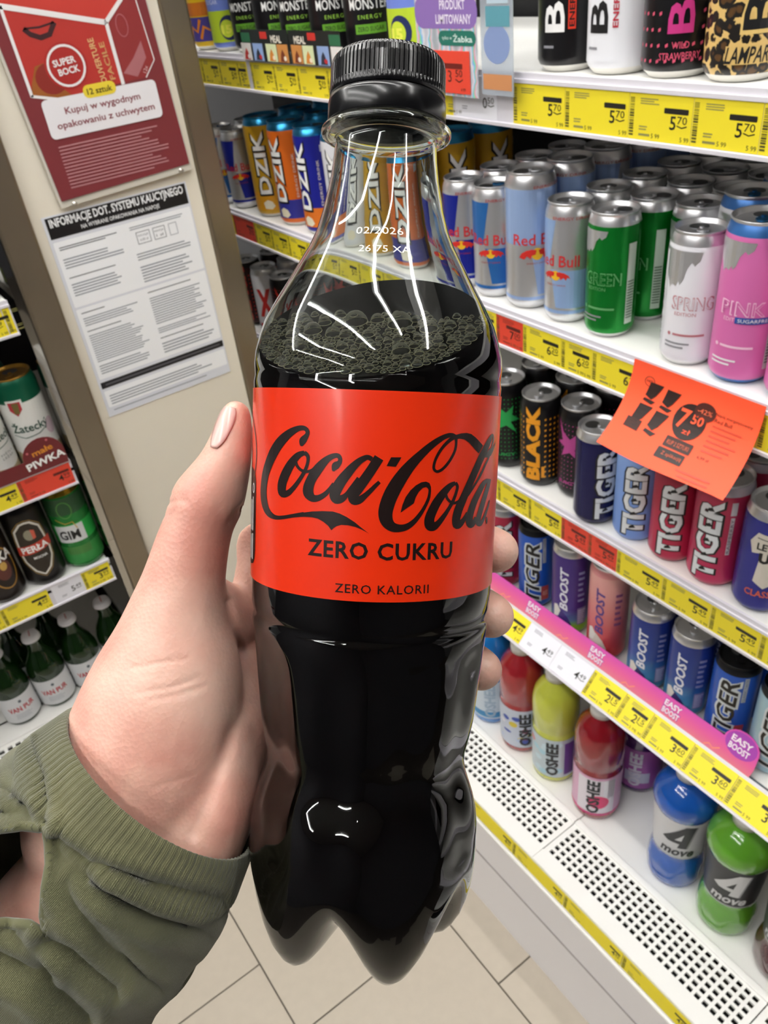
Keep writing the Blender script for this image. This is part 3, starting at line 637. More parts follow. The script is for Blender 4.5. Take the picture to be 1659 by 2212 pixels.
back('dzik_o', 0.660, 1.232, S2, 'the front orange and blue can', 3, SLIM, 0.068)
back('dzik_b', 0.660, 1.15, S2, 'the front ultramarine can', 3, SLIM, 0.068)
back('dzik_y', 0.660, 0.905, S2, 'the orange can at the bottle shoulder', 2, SLIM, 0.068)
back('rb', XR, 0.792, S2, 'the dark blue can by the bottle shoulder', 3, SLIM)
back('rb', XR, 0.737, S2, 'the mid blue slim can', 3, SLIM)
back('rbtall', 0.656, 0.680, S2, 'the tall light blue can', 4, SLIM, 0.061)
back('rblb', XR, 0.617, S2, 'the light blue slim can', 4, SLIM)
back('green', XR, 0.556, S2, 'the front green can', 4, SLIM)
can('green', XR + 0.062, 0.502, S2, face(0.71, 0.5, -12), 'green can set back in the gap between the front green and white cans', SLIM)
back('green', XR + 0.062, 0.502, S2, 'the set back green can', 3, SLIM)
can('springtall', 0.7135, 0.4455, S2, face(0.71, 0.46, 0), 'white can with a blue neck just behind the front white can', SLIM)
back('springtall', 0.7135, 0.4455, S2, 'the white can with the blue neck', 3, SLIM, 0.061)
back('pink', 0.656, 0.385, S2, 'the tall pink can', 3, SLIM, 0.061)
# third shelf
F3 = [('black_red', 0.655, 1.475, -30, 'maroon can with red vertical letters low beside the steel post'),
    ('white_x', 0.655, 1.405, -20, 'white can with a red X left of the cola bottle'),
    ('black_fire', 0.655, 1.33, -10, 'black can with a red flame shape left of the cola bottle'),
    ('black_green', XR, 0.722, -8, 'black can with a green star shape right of the cola label'),
    ('black_orange', XR, 0.658, -14, 'black can with orange vertical lettering and orange dots'),
    ('black_pink', 0.668, 0.604, -30, 'black can with a magenta star next to the navy can'),
    ('tiger_navy', 0.642, 0.551, 36, 'navy blue can half under the red flyer'),
    ('tiger_sky', 0.652, 0.496, 2, 'sky blue can with white vertical letters under the red flyer'),
    ('tiger_red', 0.652, 0.4425, 0, 'crimson can with white vertical letters under the middle of the flyer'),
    ('tiger_rasp', 0.653, 0.387, -14, 'raspberry red can at the lower right corner of the flyer'),
    ('level', 0.652, 0.330, 6, 'indigo can with a pale shirt shape and black letters')]
for dn, X, Y, d, lb in F3: can(dn, X, Y, S3, face(X, Y, d), lb, G3, rnd.uniform(-0.5, 0.5))
for dn, Y, ref, n in [('black_red', 1.475, 'the low maroon can', 3), ('white_x', 1.405, 'the white can with the red X', 3), ('black_fire', 1.33, 'the black can with the flame', 3), ('black_green', 0.722, 'the black and green can', 2), ('black_orange', 0.658, 'the black and orange can', 2), ('black_pink', 0.604, 'the black and magenta can', 2), ('tiger_navy', 0.5435, 'the navy can', 2), ('tiger_rasp', 0.389, 'the raspberry can', 2), ('level', 0.330, 'the indigo can', 2)]:
    back(dn, XR + (0.015 if dn == 'black_pink' else 0), Y, S3, ref, n, G3, 0.060)
# lowest shelf
F4 = [('tiger_crim', 0.667, 0.745, 0, 'crimson can behind the index fingertip beside the bottle'),
    ('tiger_blue', 0.667, 0.678, -4, 'tall royal blue can with black vertical letters near the fingertips'),
    ('boost_purple', 0.663, 0.604, -4, 'purple can fading to lime green at its base'),
    ('boost_pink', 0.664, 0.536, -6, 'pink can fading to red at its base'),
    ('boost_blue', 0.662, 0.462, -2, 'blue can fading to aqua, left one of the two alike'),
    ('boost_blue', 0.664, 0.402, -2, 'blue can fading to aqua, right one of the two alike'),
    ('tiger_blue_s', 0.667, 0.342, 0, 'royal blue can with a black lid above the round pink tab'),
    ('tiger_ice', 0.667, 0.282, 2, 'icy grey-blue can with a black lid at the right photo edge')]
for dn, X, Y, d, lb in F4: can(dn, X, Y, S4, face(X, Y, d), lb, G4, rnd.uniform(-0.5, 0.5))
for dn, Y, ref in [('boost_blue', 0.462, 'the left blue and aqua can'), ('boost_blue', 0.402, 'the right blue and aqua can'), ('tiger_blue_s', 0.342, 'the royal blue can at the pink tab')]:
    back(dn, 0.664, Y, S4, ref, 1, G4, 0.061)
# ------------------------------------------------------------------ cards, flyers and tags on the drinks cooler
def card(name, label, X, x0, x1, z0, z1, m, cat='card', th=0.0007):
    t = thing(name, label, cat, (X, 0, 0), -pi / 2)
    MB().box(x0, 0, z0, x1, th, z1).build('card_sheet', m, t)
    return t
DKC = mat('leaflet_dark', '#1c211f', 0.4)
for (ya, yb, flip, side) in ((1.232, 1.095, 1, 'left'), (1.093, 0.965, -1, 'right')):
    t = card('promotional_leaflet', 'dark meal deal leaflet with food pictures, %s one of the pair on the top shelf' % side, 0.611, -ya, -yb, CAM_H - 0.132, CAM_H - 0.092, DKC, 'leaflet')
    c = -(ya + yb) / 2; w = ya - yb; z = CAM_H - 0.112; p = Print(); k = flip
    p.rect(c - w / 2, z + 0.004, c - w / 2 + w * 0.2, z + 0.016, ink('#2c6a48')) if k > 0 else p.rect(c + w / 2 - w * 0.2, z + 0.004, c + w / 2, z + 0.016, ink('#2c6a48'))
    p.rect(c + k * 0.002 - 0.012, z + 0.009, c + k * 0.002 + 0.008, z + 0.0175, ink('#c8342c')); p.text('MEAL', c + k * 0.035, z + 0.009, ink('#e8e2d4'), w=0.030, h=0.009, off=0.03)
    for i, (cc, q) in enumerate((('#e6e2de', -0.42), ('#8fa8d4', -0.16), ('#d8e2b4', 0.13), ('#c98a4a', 0.36))):
        x = c + k * q * w; p.rect(x - w * 0.11, z - 0.019, x + w * 0.11, z + 0.003, ink(cc), 0)
        p.poly([(x - w * 0.06, z - 0.018), (x + w * 0.07, z - 0.018), (x + w * 0.03, z - 0.008), (x, z - 0.003), (x - w * 0.04, z - 0.009)], ink(('#c22f2a', '#2c3040', '#d88a3a', '#7a3a20')[i]), 1)
        p.circ(x + w * 0.04, z - 0.014, 0.004, 0.003, ink(('#e8e2de', '#c02c34', '#f0e2c8', '#f2e6d0')[i]), 2, 10)
    p.build('leaflet_print', t)
# holographic card, its rainbow sheen painted in as colour bands
HOLO = mat('holographic_foil', '#cfd4d8', 0.3, 0.15); nt = HOLO.node_tree; bs = nt.nodes['Principled BSDF']
tc = nt.nodes.new('ShaderNodeTexCoord'); wv = nt.nodes.new('ShaderNodeTexWave'); wv.bands_direction = 'X'; wv.inputs['Scale'].default_value = 9; wv.inputs['Distortion'].default_value = 1.6; wv.inputs['Detail Scale'].default_value = 6
rp = nt.nodes.new('ShaderNodeValToRGB'); e = rp.color_ramp.elements; e[0].color = lin('#a9b4bc'); e[1].color = lin('#c6c9d8'); e[1].position = 1
for ps, cl in ((0.2, '#dcdce4'), (0.36, '#f08ab4'), (0.5, '#84eea6'), (0.64, '#78bcf6'), (0.82, '#ececf0')): e.new(ps).color = lin(cl)
nt.links.new(tc.outputs['Object'], wv.inputs['Vector']); nt.links.new(wv.outputs['Color'], rp.inputs[0]); nt.links.new(rp.outputs[0], bs.inputs['Base Color'])
t = card('holographic_card', 'shiny holographic promo card hanging from the top shelf beside the bottle cap', 0.604, -0.80, -0.702, CAM_H - 0.149, CAM_H + 0.02, HOLO)
p = Print(); z = CAM_H
p.rrect(-0.80, z - 0.087, -0.700, z - 0.058, 0.012, ink('#8a6cb0'), 0); p.text('PRODUKT', -0.738, z - 0.066, ink('#efe6f6'), w=0.040, h=0.0085, off=0.02, layer=1); p.text('LIMITOWANY', -0.737, z - 0.0785, ink('#efe6f6'), w=0.056, h=0.0085, off=0.02, layer=1)
p.rrect(-0.762, z - 0.102, -0.703, z - 0.0885, 0.0065, ink('#1f7060'), 1); p.text('tylko w', -0.748, z - 0.0955, ink('#d8ece6'), w=0.016, h=0.004, layer=2); p.text('Żabka', -0.723, z - 0.095, ink('#d8ece6'), w=0.030, h=0.0075, off=0.02, layer=2)
p.build('card_print', t)
t = card('price_tag', 'red-orange price tag reading 3.50 on the holographic card', 0.6025, -0.772, -0.713, CAM_H - 0.146, CAM_H - 0.1065, REDL, 'price tag')
p = Print(); p.rect(-0.757, z - 0.123, -0.724, z - 0.118, ink('#6e1c12')); p.text('3', -0.745, z - 0.130, INK, h=0.011); p.text('50', -0.730, z - 0.127, INK, w=0.011, h=0.0065); p.stroke([(-0.736, z - 0.1325), (-0.730, z - 0.135), (-0.724, z - 0.1325)], 0.001, INK); p.text('4 99', -0.724, z - 0.142, INK, h=0.003)
p.build('tag_print', t)
CLR = mat('clear_plastic_card', '#d4dce6', 0.15, **{'Transmission Weight': 0.55, 'IOR': 1.2, 'Alpha': 0.85})
t = card('translucent_card', 'translucent plastic wobbler card with blue and orange print on the top shelf', 0.606, -0.698, -0.652, CAM_H - 0.145, CAM_H + 0.01, CLR)
p = Print(); p.rect(-0.696, z - 0.140, -0.654, z - 0.126, ink('#c98a5a')); p.circ(-0.675, z - 0.10, 0.019, 0.017, ink('#8498c4'), 0); p.rect(-0.690, z - 0.085, -0.656, z - 0.068, ink('#5c9aa8'), 1); p.rect(-0.688, z - 0.066, -0.658, z - 0.040, ink('#b9ccd8'), 0); p.circ(-0.682, z - 0.055, 0.0025, 0.004, ink('#4f7fa0'), 1, 10); p.circ(-0.668, z - 0.055, 0.0025, 0.004, ink('#6a8a70'), 1, 10)
p.build('card_print', t)
# red flyer curling out from the second shelf
fl_t = thing('red_flyer', 'bright red-orange paper flyer with a 7.50 price hanging from the second shelf', 'flyer', (0, 0, 0))
prof = []
for i in range(15):
    s_ = i / 14; prof.append((0.6145 - 0.004 * sin(pi * s_) * 0 - 0.046 * s_ ** 2.1, 1.1435 - 0.080 * s_))
def fly(u, v):      # u 0..1 left to right, v 0 top .. 1 bottom
    s_ = min(max(v, 0), 1) * 14; i = min(int(s_), 13); q = s_ - i
    x = prof[i][0] * (1 - q) + prof[i + 1][0] * q; zz = prof[i][1] * (1 - q) + prof[i + 1][1] * q
    y = 0.487 - u * 0.147 + v * (0.004 - 0.004 * u); x += 0.0025 * sin(u * 5 + v * 3) * v
    return Vector((x, y, zz))
V = []; F = []
for j in range(15):
    for i in range(13): V.append(fly(i / 12, j / 14))
n0 = len(V); V += [v + Vector((0.0005, 0, 0.0003)) for v in V[:n0]]
for j in range(14):
    for i in range(12):
        a = j * 13 + i; F.append((a, a + 13, a + 14, a + 1)); F.append((n0 + a, n0 + a + 1, n0 + a + 14, n0 + a + 13))
mk('flyer_sheet', V, F, ORL, fl_t, smooth=True)
p = Print(); OD, OM = ink('#2a1a16'), ink('#d8452a'); L_ = 0.147; H_ = 0.095
def can_icon(x, y):
    for dx, dy, sx in ((0, 0, 1), (-0.004, -0.026, 1)):
        p.poly([(x + dx - 0.006, y + dy + 0.010), (x + dx + 0.010, y + dy + 0.010), (x + dx + 0.004, y + dy - 0.004), (x + dx, y + dy - 0.009), (x + dx - 0.008, y + dy - 0.006)], OD, 1); p.poly([(x + dx - 0.008, y + dy - 0.009), (x + dx + 0.006, y + dy - 0.010), (x + dx + 0.002, y + dy - 0.014), (x + dx - 0.009, y + dy - 0.012)], OD, 1)
can_icon(0.031, H_ - 0.030); can_icon(0.052, H_ - 0.031)
p.ring(0.0235, H_ - 0.020, 0.006, 0.006, 0.0006, OD, 1); p.text('HIT', 0.0235, H_ - 0.020, OD, w=0.007, h=0.003, layer=1)
p.rect(0.015, H_ - 0.072, 0.033, H_ - 0.062, ink('#3c1c14'), 1)
p.circ(0.080, H_ - 0.044, 0.0175, 0.0185, OD, 1, 24); p.circ(0.092, H_ - 0.029, 0.0115, 0.0100, ink('#4a2018'), 2, 20); p.text('-42%', 0.092, H_ - 0.029, ink('#f0704c'), w=0.016, h=0.005, layer=3)
p.text('7', 0.0735, H_ - 0.043, ORL, w=0.012, h=0.020, off=0.02, layer=2); p.text('50', 0.0880, H_ - 0.040, ORL, w=0.013, h=0.010, off=0.02, layer=2); p.text('zł', 0.082, H_ - 0.054, ORL, w=0.009, h=0.005, layer=2)
p.rrect(0.066, H_ - 0.073, 0.096, H_ - 0.063, 0.001, ink('#3a1c15'), 1); p.rrect(0.064, H_ - 0.084, 0.094, H_ - 0.0745, 0.001, OD, 1); p.text('Z aplikacją', 0.081, H_ - 0.079, ink('#d8603c'), w=0.022, h=0.004, layer=2); p.text('KUP 2 SZTUKI', 0.081, H_ - 0.068, ink('#d8603c'), w=0.024, h=0.004, layer=2)
p.text('Napój energetyzowany', 0.122, H_ - 0.027, ink('#5c2216'), w=0.038, h=0.0042, layer=1); p.text('Red Bull', 0.113, H_ - 0.033, ink('#5c2216'), w=0.018, h=0.004, layer=1)
for i in range(6): p.rect(0.104, H_ - 0.040 - i * 0.005, 0.104 + 0.030 - (i % 3) * 0.004, H_ - 0.0385 - i * 0.005, ink('#c8442c'), 1)
p.text('6,99 zł', 0.110, H_ - 0.071, ink('#6c2a1a'), w=0.012, h=0.003, layer=1)
for i in range(2): p.rect(0.092 + i * 0.004, H_ - 0.088 - i * 0.004, 0.128, H_ - 0.0865 - i * 0.004, ink('#c8442c'), 1)
me = p.mesh('flyer_print'); bm = bmesh.new(); bm.from_mesh(me)
for k in range(1, 20): bmesh.ops.bisect_plane(bm, geom=bm.verts[:] + bm.edges[:] + bm.faces[:], plane_co=(0, 0, H_ * k / 20), plane_no=(0, 0, 1))
for v in bm.verts:
    q = fly(v.co.x / L_, 1 - v.co.z / H_); v.co = q + Vector((v.co.y * 1.4 - 0.0002, 0, 0.0))
bm.to_mesh(me); bm.free(); link('flyer_print', me, fl_t)

# ------------------------------------------------------------------ bottles on the cooler deck
def juice(name, c, c2=None):
    return mat(name, c, 0.12, **{'Coat Weight': 0.6, 'Coat Roughness': 0.05, 'Subsurface Weight': 0.25, 'Subsurface Radius': (0.02, 0.02, 0.02)})
CAPW = mat('white_sport_cap', '#dcdad6', 0.35)
OSH = [(0, 0.004), (0.026, 0.002), (0.031, 0), (0.0355, 0.004), (0.037, 0.011), (0.037, 0.018), (0.0368, 0.108), (0.0365, 0.113), (0.0355, 0.117), (0.0355, 0.121), (0.0372, 0.127), (0.0376, 0.155), (0.0370, 0.176), (0.033, 0.192), (0.024, 0.206), (0.0165, 0.213), (0.0150, 0.218), (0.0150, 0.222), (0, 0.222)]
def profr(P): return lambda z: next((a[0] + (b[0] - a[0]) * (z - a[1]) / max(b[1] - a[1], 1e-6) for a, b in zip(P[3:], P[4:]) if a[1] <= z <= b[1]), P[5][0])
def osh(label, X, Y, liq, labm, txt, extra, d=0):
    t = thing('sports_drink_bottle', label, 'bottle', (X, Y, DK + 0.0003), face(X, Y, d), 'bottles on the cooler deck')
    rev('bottle_body', OSH, liq, t)
    rev('bottle_cap', [(0.0145, 0.2185), (0.0175, 0.219), (0.0175, 0.232), (0.0150, 0.236), (0.011, 0.238), (0.0105, 0.247), (0.0085, 0.25), (0, 0.25)], CAPW, t, 24)
    rf = profr(OSH); r = 0.037
    w = rev('wrap_label', [(0.0374, 0.016), (0.0374, 0.109)], labm, t)
    p = Print(); extra(p); p.text('OSHEE', -0.004, 0.062, txt, w=0.080, h=0.0205, rot=90, off=0.04, layer=2)
    p.build('label_print', w, lambda v: 0.0374)
    return t
DKT = ink('#16181c')
def ex_mix(p):
    for i in range(26): p.circ(rnd.uniform(-0.05, 0.05), rnd.uniform(0.024, 0.10), rnd.uniform(0.003, 0.009), rnd.uniform(0.003, 0.008), ink(rnd.choice(('#3a4fa8', '#d8c23a', '#b8c4e0', '#2c7a44', '#8a3a5a', '#e8e4ec'))), i % 2, 10)
def ex_lem(p):
    p.rect(0.016, 0.022, 0.034, 0.100, ink('#6a3f92'), 0)
    for i in range(10): p.circ(rnd.uniform(-0.05, 0.012), rnd.uniform(0.024, 0.10), 0.007, 0.006, ink(rnd.choice(('#a9d0dc', '#c8dce4', '#d88a8a'))), 0, 10)
def ex_ras(p):
    p.rect(-0.03, 0.020, 0.03, 0.104, ink('#e8dfe6'), 0); p.circ(0.004, 0.050, 0.017, 0.016, ink('#e23a72'), 1); p.rect(0.012, 0.06, 0.03, 0.104, ink('#f0ecf0'), 0); p.rect(-0.06, 0.0165, 0.06, 0.022, ink('#d83a80'), 0)
osh('light blue sports drink bottle half hidden behind the lowest fingertip', 0.636, 0.757, juice('juice_blue', '#1f78c4'), mat('label_pale', '#c9d4de', 0.4), ink('#9fb2c4'), lambda p: p.rect(-0.06, 0.020, 0.06, 0.034, ink('#3a86b8'), 0))
osh('red sports drink bottle with a colourful label, left of the yellow bottle', 0.634, 0.677, juice('juice_red', '#9c1f28'), mat('label_mixed', '#c4cad8', 0.4), DKT, ex_mix, 14)
osh('yellow-green sports drink bottle with a silver label, front row', 0.634, 0.599, juice('juice_yellow', '#c2c84a'), mat('label_silver', '#bfccd2', 0.35, 0.3), DKT, ex_lem)
osh('dark red sports drink bottle with a pink and white label', 0.634, 0.508, juice('juice_cherry', '#8a1420'), mat('label_pink', '#dba6c4', 0.35), DKT, ex_ras)
osh('purple sports drink bottle standing behind the pink labelled one', 0.722, 0.498, juice('juice_purple', '#4a1f5c'), mat('label_violet', '#9a4f9a', 0.4), ink('#c8c4d0'), lambda p: p.rect(-0.02, 0.03, 0.02, 0.055, ink('#b8b8cc'), 0))
MV = [(0, 0.004), (0.024, 0.002), (0.031, 0), (0.037, 0.005), (0.0395, 0.014), (0.0395, 0.042), (0.0365, 0.058), (0.0340, 0.068), (0.0345, 0.074), (0.0352, 0.080), (0.0390, 0.150), (0.0400, 0.164), (0.0425, 0.170), (0.0435, 0.178), (0.0415, 0.190), (0.034, 0.203), (0.022, 0.213), (0.0150, 0.218), (0.0150, 0.224), (0, 0.224)]
def mov(label, X, Y, liq, labm, numc, wordc, d=0):
    t = thing('sports_drink_bottle', label, 'bottle', (X, Y, DK + 0.0003), face(X, Y, d), 'bottles on the cooler deck')
    v, f, ring = lathe([MV[0], MV[1], MV[2], MV[3], MV[4], (0.0398, 0.023), (0.0398, 0.032), (0.0396, 0.041), MV[5], (0.0383, 0.050), MV[6], (0.0350, 0.063)] + MV[7:], 48)
    v = [(x * s_, y * s_, z_) for x, y, z_ in v for s_ in [1 - (0.035 * (0.5 + 0.5 * cos(7 * atan2(y, x) + z_ * 70)) if 0.012 < z_ < 0.066 else 0)]]
    mk('bottle_body', v, f, liq, t, smooth=True)
    rev('bottle_cap', [(0.0145, 0.2205), (0.0180, 0.221), (0.0180, 0.236), (0.013, 0.240), (0.0115, 0.250), (0, 0.251)], CAPW, t, 24)
    rf = profr(MV); w = rev('wrap_label', [(rf(z_) + 0.0004, z_) for z_ in (0.074, 0.09, 0.11, 0.13, 0.15, 0.164)], labm, t)
    p = Print(); n_, w_ = ink(numc), ink(wordc)
    for dx, m_, l_ in ((0.0022, ink('#9a9a9c'), 1), (0, n_, 2)):
        p.poly([(dx - 0.021, 0.119), (dx + 0.008, 0.158), (dx + 0.021, 0.158), (dx + 0.013, 0.103), (dx + 0.001, 0.103), (dx + 0.003, 0.114), (dx - 0.013, 0.114)], m_, l_)
    p.poly([(-0.004, 0.122), (0.0070, 0.139), (0.0048, 0.122)], labm, 3)
    p.text('move', 0.001, 0.0895, w_, w=0.046, h=0.0150, off=0.03, shear=0.25, layer=2)
    p.rect(-0.06, 0.0750, 0.06, 0.0775, ink('#c8c8c8'), 1)
    p.build('label_print', w, lambda q: rf(q) + 0.0004)
    return t
mov('blue sports drink bottle with a white label at the front', 0.640, 0.361, juice('juice_azure', '#1858b4'), mat('label_white', '#d6d6d8', 0.4), '#26262a', '#26262a')
mov('blue sports drink bottle set back behind the white labelled one', 0.724, 0.412, MATS['juice_azure'], mat('label_charcoal', '#2c2c30', 0.4), '#b8b8bc', '#b8b8bc', 30)
mov('green sports drink bottle with a black label near the right edge', 0.638, 0.2735, juice('juice_lime', '#5f9f2c'), mat('label_black', '#1b1b1d', 0.4), '#d2d2d2', '#d2d2d2')
mov('dark red sports drink bottle at the lower right corner', 0.640, 0.184, juice('juice_garnet', '#4a1418'), MATS['label_charcoal'], '#b8b8bc', '#c8c8cc', -20)
# ------------------------------------------------------------------ end panel with posters, steel posts
PY = 1.2
MB_ = MB().box(0.233, PY, 0.02, 0.484, PY + 0.035, 2.2).build('end_panel', CREAM, bevel=0.002); tag(MB_, 'cream painted cooler end panel carrying the two posters', 'panel')
tag(MB().box(0.188, PY - 0.012, 0.0, 0.2325, PY + 0.05, 2.2).build('steel_post', STEEL, bevel=0.004), 'brown-grey steel post between the beer cooler and the cream panel', 'post')
tag(MB().box(0.4845, PY - 0.004, 0.0, 0.524, PY + 0.05, 2.2).build('steel_post', STEEL, bevel=0.004), 'shiny steel post between the cream panel and the drinks cooler', 'post')
t = thing('notice_poster', 'white notice poster with black header about the deposit system', 'poster', (0, PY - 0.0012, 0))
A0, A1, ZT, ZB = 0.2475, 0.4625, CAM_H - 0.2650, CAM_H - 0.5730
MB().box(A0, 0, ZB, A1, 0.0006, ZT).build('poster_sheet', mat('notice_paper_grey', '#dfe2ea', 0.45), t)
p = Print(); NW, LG, LD = ink('#f6f8fb'), ink('#9298a0'), ink('#565b62')
p.rect(0.2515, CAM_H - 0.2955, 0.4600, CAM_H - 0.2672, ink('#0e0d10'), 0)
p.text('INFORMACJE DOT. SYSTEMU KAUCYJNEGO', 0.3557, CAM_H - 0.2765, NW, w=0.200, h=0.0150, off=0.03, layer=1); p.text('NA WYBRANE OPAKOWANIA NA NAPOJE', 0.3557, CAM_H - 0.2890, NW, w=0.118, h=0.0075, off=0.01, layer=1)
for za, zb in ((0.3000, 0.3940), (0.3970, 0.5100), (0.5300, 0.5580)): p.rrect(0.2520, CAM_H - zb, 0.4600, CAM_H - za, 0.002, NW, 0)
xl0, xl1, xr0, xr1 = 0.258, 0.346, 0.362, 0.452
def para(x0, x1, ztop, zbot, n, m, s): p.lines(x0, x1, CAM_H - zbot, CAM_H - ztop, n, m, 1, 0.42, s)
para(xl0, xl1, 0.306, 0.312, 2, LD, 1); para(xl0, xl1, 0.322, 0.338, 4, LG, 2); para(xl0, xl1, 0.349, 0.352, 1, LD, 3); para(xl0, xl1, 0.358, 0.378, 5, LG, 4)
para(xr0, xr1, 0.305, 0.311, 2, LG, 5); para(xr0, xr1, 0.343, 0.355, 3, LG, 6); para(xr0, xr1, 0.362, 0.388, 6, LG, 7)
for i, bx in enumerate((0.369, 0.395, 0.420)):
    w = (0.021, 0.019, 0.013)[i]; m_ = LD if i < 2 else LG
    for q in ((bx, 0.333, bx + w, 0.3322), (bx, 0.3165, bx + w, 0.3157), (bx, 0.333, bx + 0.0008, 0.3157), (bx + w - 0.0008, 0.333, bx + w, 0.3157)): p.rect(q[0], CAM_H - q[1], q[2], CAM_H - q[3], m_, 1)
    if i < 2: p.text('KAUCJA', bx + w / 2, CAM_H - 0.3215, LD, w=w * 0.75, h=0.0035, layer=1); p.text(('0,50 zł', '1 zł')[i], bx + w / 2, CAM_H - 0.3275, LD, w=w * 0.6, h=0.0035, layer=1)
para(xl0, xl0 + 0.045, 0.402, 0.405, 1, LD, 8); para(xl0, xl1, 0.410, 0.424, 4, LG, 9); para(xl0, xl0 + 0.06, 0.430, 0.433, 1, LD, 10); para(xl0, xl1, 0.437, 0.482, 13, LG, 11); para(xl0, xl1, 0.486, 0.502, 4, LG, 12)
para(xr0, xr1, 0.402, 0.405, 1, LD, 13); para(xr0, xr1, 0.411, 0.455, 12, LG, 14); para(xr0, xr1, 0.460, 0.470, 3, LG, 15); para(xr0, xr1, 0.476, 0.479, 1, LD, 16); para(xr0, xr1, 0.484, 0.503, 4, LG, 17)
p.rect(0.2510, CAM_H - 0.5255, 0.4610, CAM_H - 0.5150, ink('#17161a'), 0); p.rect(0.258, CAM_H - 0.5215, 0.455, CAM_H - 0.5190, ink('#5a5a60'), 1)
para(xl0, xr1, 0.536, 0.554, 4, LG, 18); p.rect(xl0, CAM_H - 0.5645, 0.42, CAM_H - 0.5630, LG, 1)
p.build('poster_print', t, eps=0.00015)
# red beer poster in an acrylic holder
t = thing('beer_poster', 'dark red beer multipack poster at the upper left', 'poster', (0, 1.1905, 0))
RP = mat('poster_dark_red', '#7b3035', 0.4)
P0_ = [(0.2799, 1.2708), (0.472, 1.2788), (0.4610, 1.56), (0.2600, 1.555)]
MB().prism(P0_, 0, 0.001, 'y').build('poster_sheet', RP, t)
MB().prism([(0.277, 1.262), (0.475, 1.270), (0.463, 1.57), (0.256, 1.565)], 0.002, 0.004, 'y').build('acrylic_back', mat('acrylic_pale', '#d6d2c6', 0.2), t)
for q in ((0.2953, 1.2655), (0.4566, 1.2735)):
    MB().tube([(q[0], 0.0095, q[1] - 0.001), (q[0], -0.003, q[1] - 0.001)], 0.0032, 12).build('standoff_screw', mat('screw_chrome', '#c8c4bc', 0.3, 0.9), t, smooth=True)
p = Print(); PW = ink('#e9e6e6'); RD1, RD2 = ink('#c23a30'), ink('#8e2f30')
p.poly([(0.2824, 1.4966), (0.4026, 1.4650), (0.4312, 1.4870), (0.44, 1.55), (0.27, 1.552)], RD1, 0)
p.poly([(0.2829, 1.4940), (0.4030, 1.4630), (0.4057, 1.3949), (0.3201, 1.3892), (0.2853, 1.3988)], ink('#b4332c'), 0)
p.poly([(0.4050, 1.4640), (0.4312, 1.4860), (0.4514, 1.4825), (0.4562, 1.4139), (0.4391, 1.3953), (0.4057, 1.3949)], RD2, 0)
for a_, w_ in (([(0.2810, 1.4970), (0.4040, 1.4640)], 0.0062), ([(0.4040, 1.4640), (0.4312, 1.4860), (0.442, 1.52)], 0.0052), ([(0.2822, 1.4970), (0.2853, 1.3978)], 0.0040), ([(0.2845, 1.3990), (0.3201, 1.3892)], 0.0034), ([(0.4044, 1.4640), (0.4057, 1.3925)], 0.0048), ([(0.4500, 1.4900), (0.4562, 1.4139), (0.4391, 1.3953)], 0.0014)): p.stroke(a_, w_, PW, 2)
p.poly([(0.2853, 1.3995), (0.290, 1.412), (0.300, 1.430), (0.312, 1.432), (0.322, 1.405), (0.335, 1.392), (0.318, 1.3895)], ink('#9a5a24'), 1); p.circ(0.316, 1.414, 0.020, 0.018, ink('#8a2a22'), 1.5)
p.circ(0.3389, 1.4249, 0.0275, 0.0265, ink('#a82a26'), 2, 30); p.ring(0.3389, 1.4249, 0.0245, 0.0240, 0.0028, PW, 3); p.text('SUPER', 0.3375, 1.4300, PW, w=0.030, h=0.0080, off=0.03, rot=4, layer=3); p.text('BOCK', 0.3405, 1.4195, PW, w=0.028, h=0.0080, off=0.03, rot=4, layer=3)
p.stroke([(0.3008, 1.4707), (0.307, 1.4640), (0.318, 1.4590), (0.330, 1.4610), (0.3397, 1.4727)], 0.0060, ink('#3c1c20'), 1); p.stroke([(0.3008, 1.4707), (0.320, 1.4700), (0.3397, 1.4727)], 0.0022, ink('#3c1c20'), 1)
p.text('OUVERTURE', 0.3800, 1.4240, ink('#d8b07a'), w=0.052, h=0.0080, rot=94, off=0.02, layer=1); p.text('FACILE', 0.3925, 1.4220, ink('#c89a64'), w=0.044, h=0.0072, rot=94, off=0.02, layer=1)
p.poly([(0.410, 1.405), (0.428, 1.398), (0.446, 1.418), (0.444, 1.438), (0.428, 1.420)], ink('#a8686c'), 1); p.ring(0.424, 1.458, 0.008, 0.013, 0.001, ink('#b0686c'), 1); p.text('12x', 0.441, 1.405, ink('#d8b0b0'), w=0.009, h=0.005, rot=60, layer=2)
p.rrect(0.2930, 1.3455, 0.4500, 1.3920, 0.006, ink('#e8e6ea'), 3); p.rrect(0.3500, 1.3845, 0.3945, 1.4000, 0.0070, ink('#e6cf3c'), 4); p.text('12 sztuk', 0.3722, 1.3920, ink('#4a3a10'), w=0.034, h=0.0072, off=0.015, layer=5)
p.text('Kupuj w wygodnym', 0.3720, 1.3745, ink('#84343f'), w=0.104, h=0.0105, off=0.015, layer=4); p.text('opakowaniu z uchwytem', 0.3725, 1.3590, ink('#84343f'), w=0.136, h=0.0105, off=0.015, layer=4)
p.lines(0.2975, 0.456, 1.2840, 1.3390, 13, ink('#b88084'), 1, 0.4, 21)
p.build('poster_print', t, eps=0.00022)

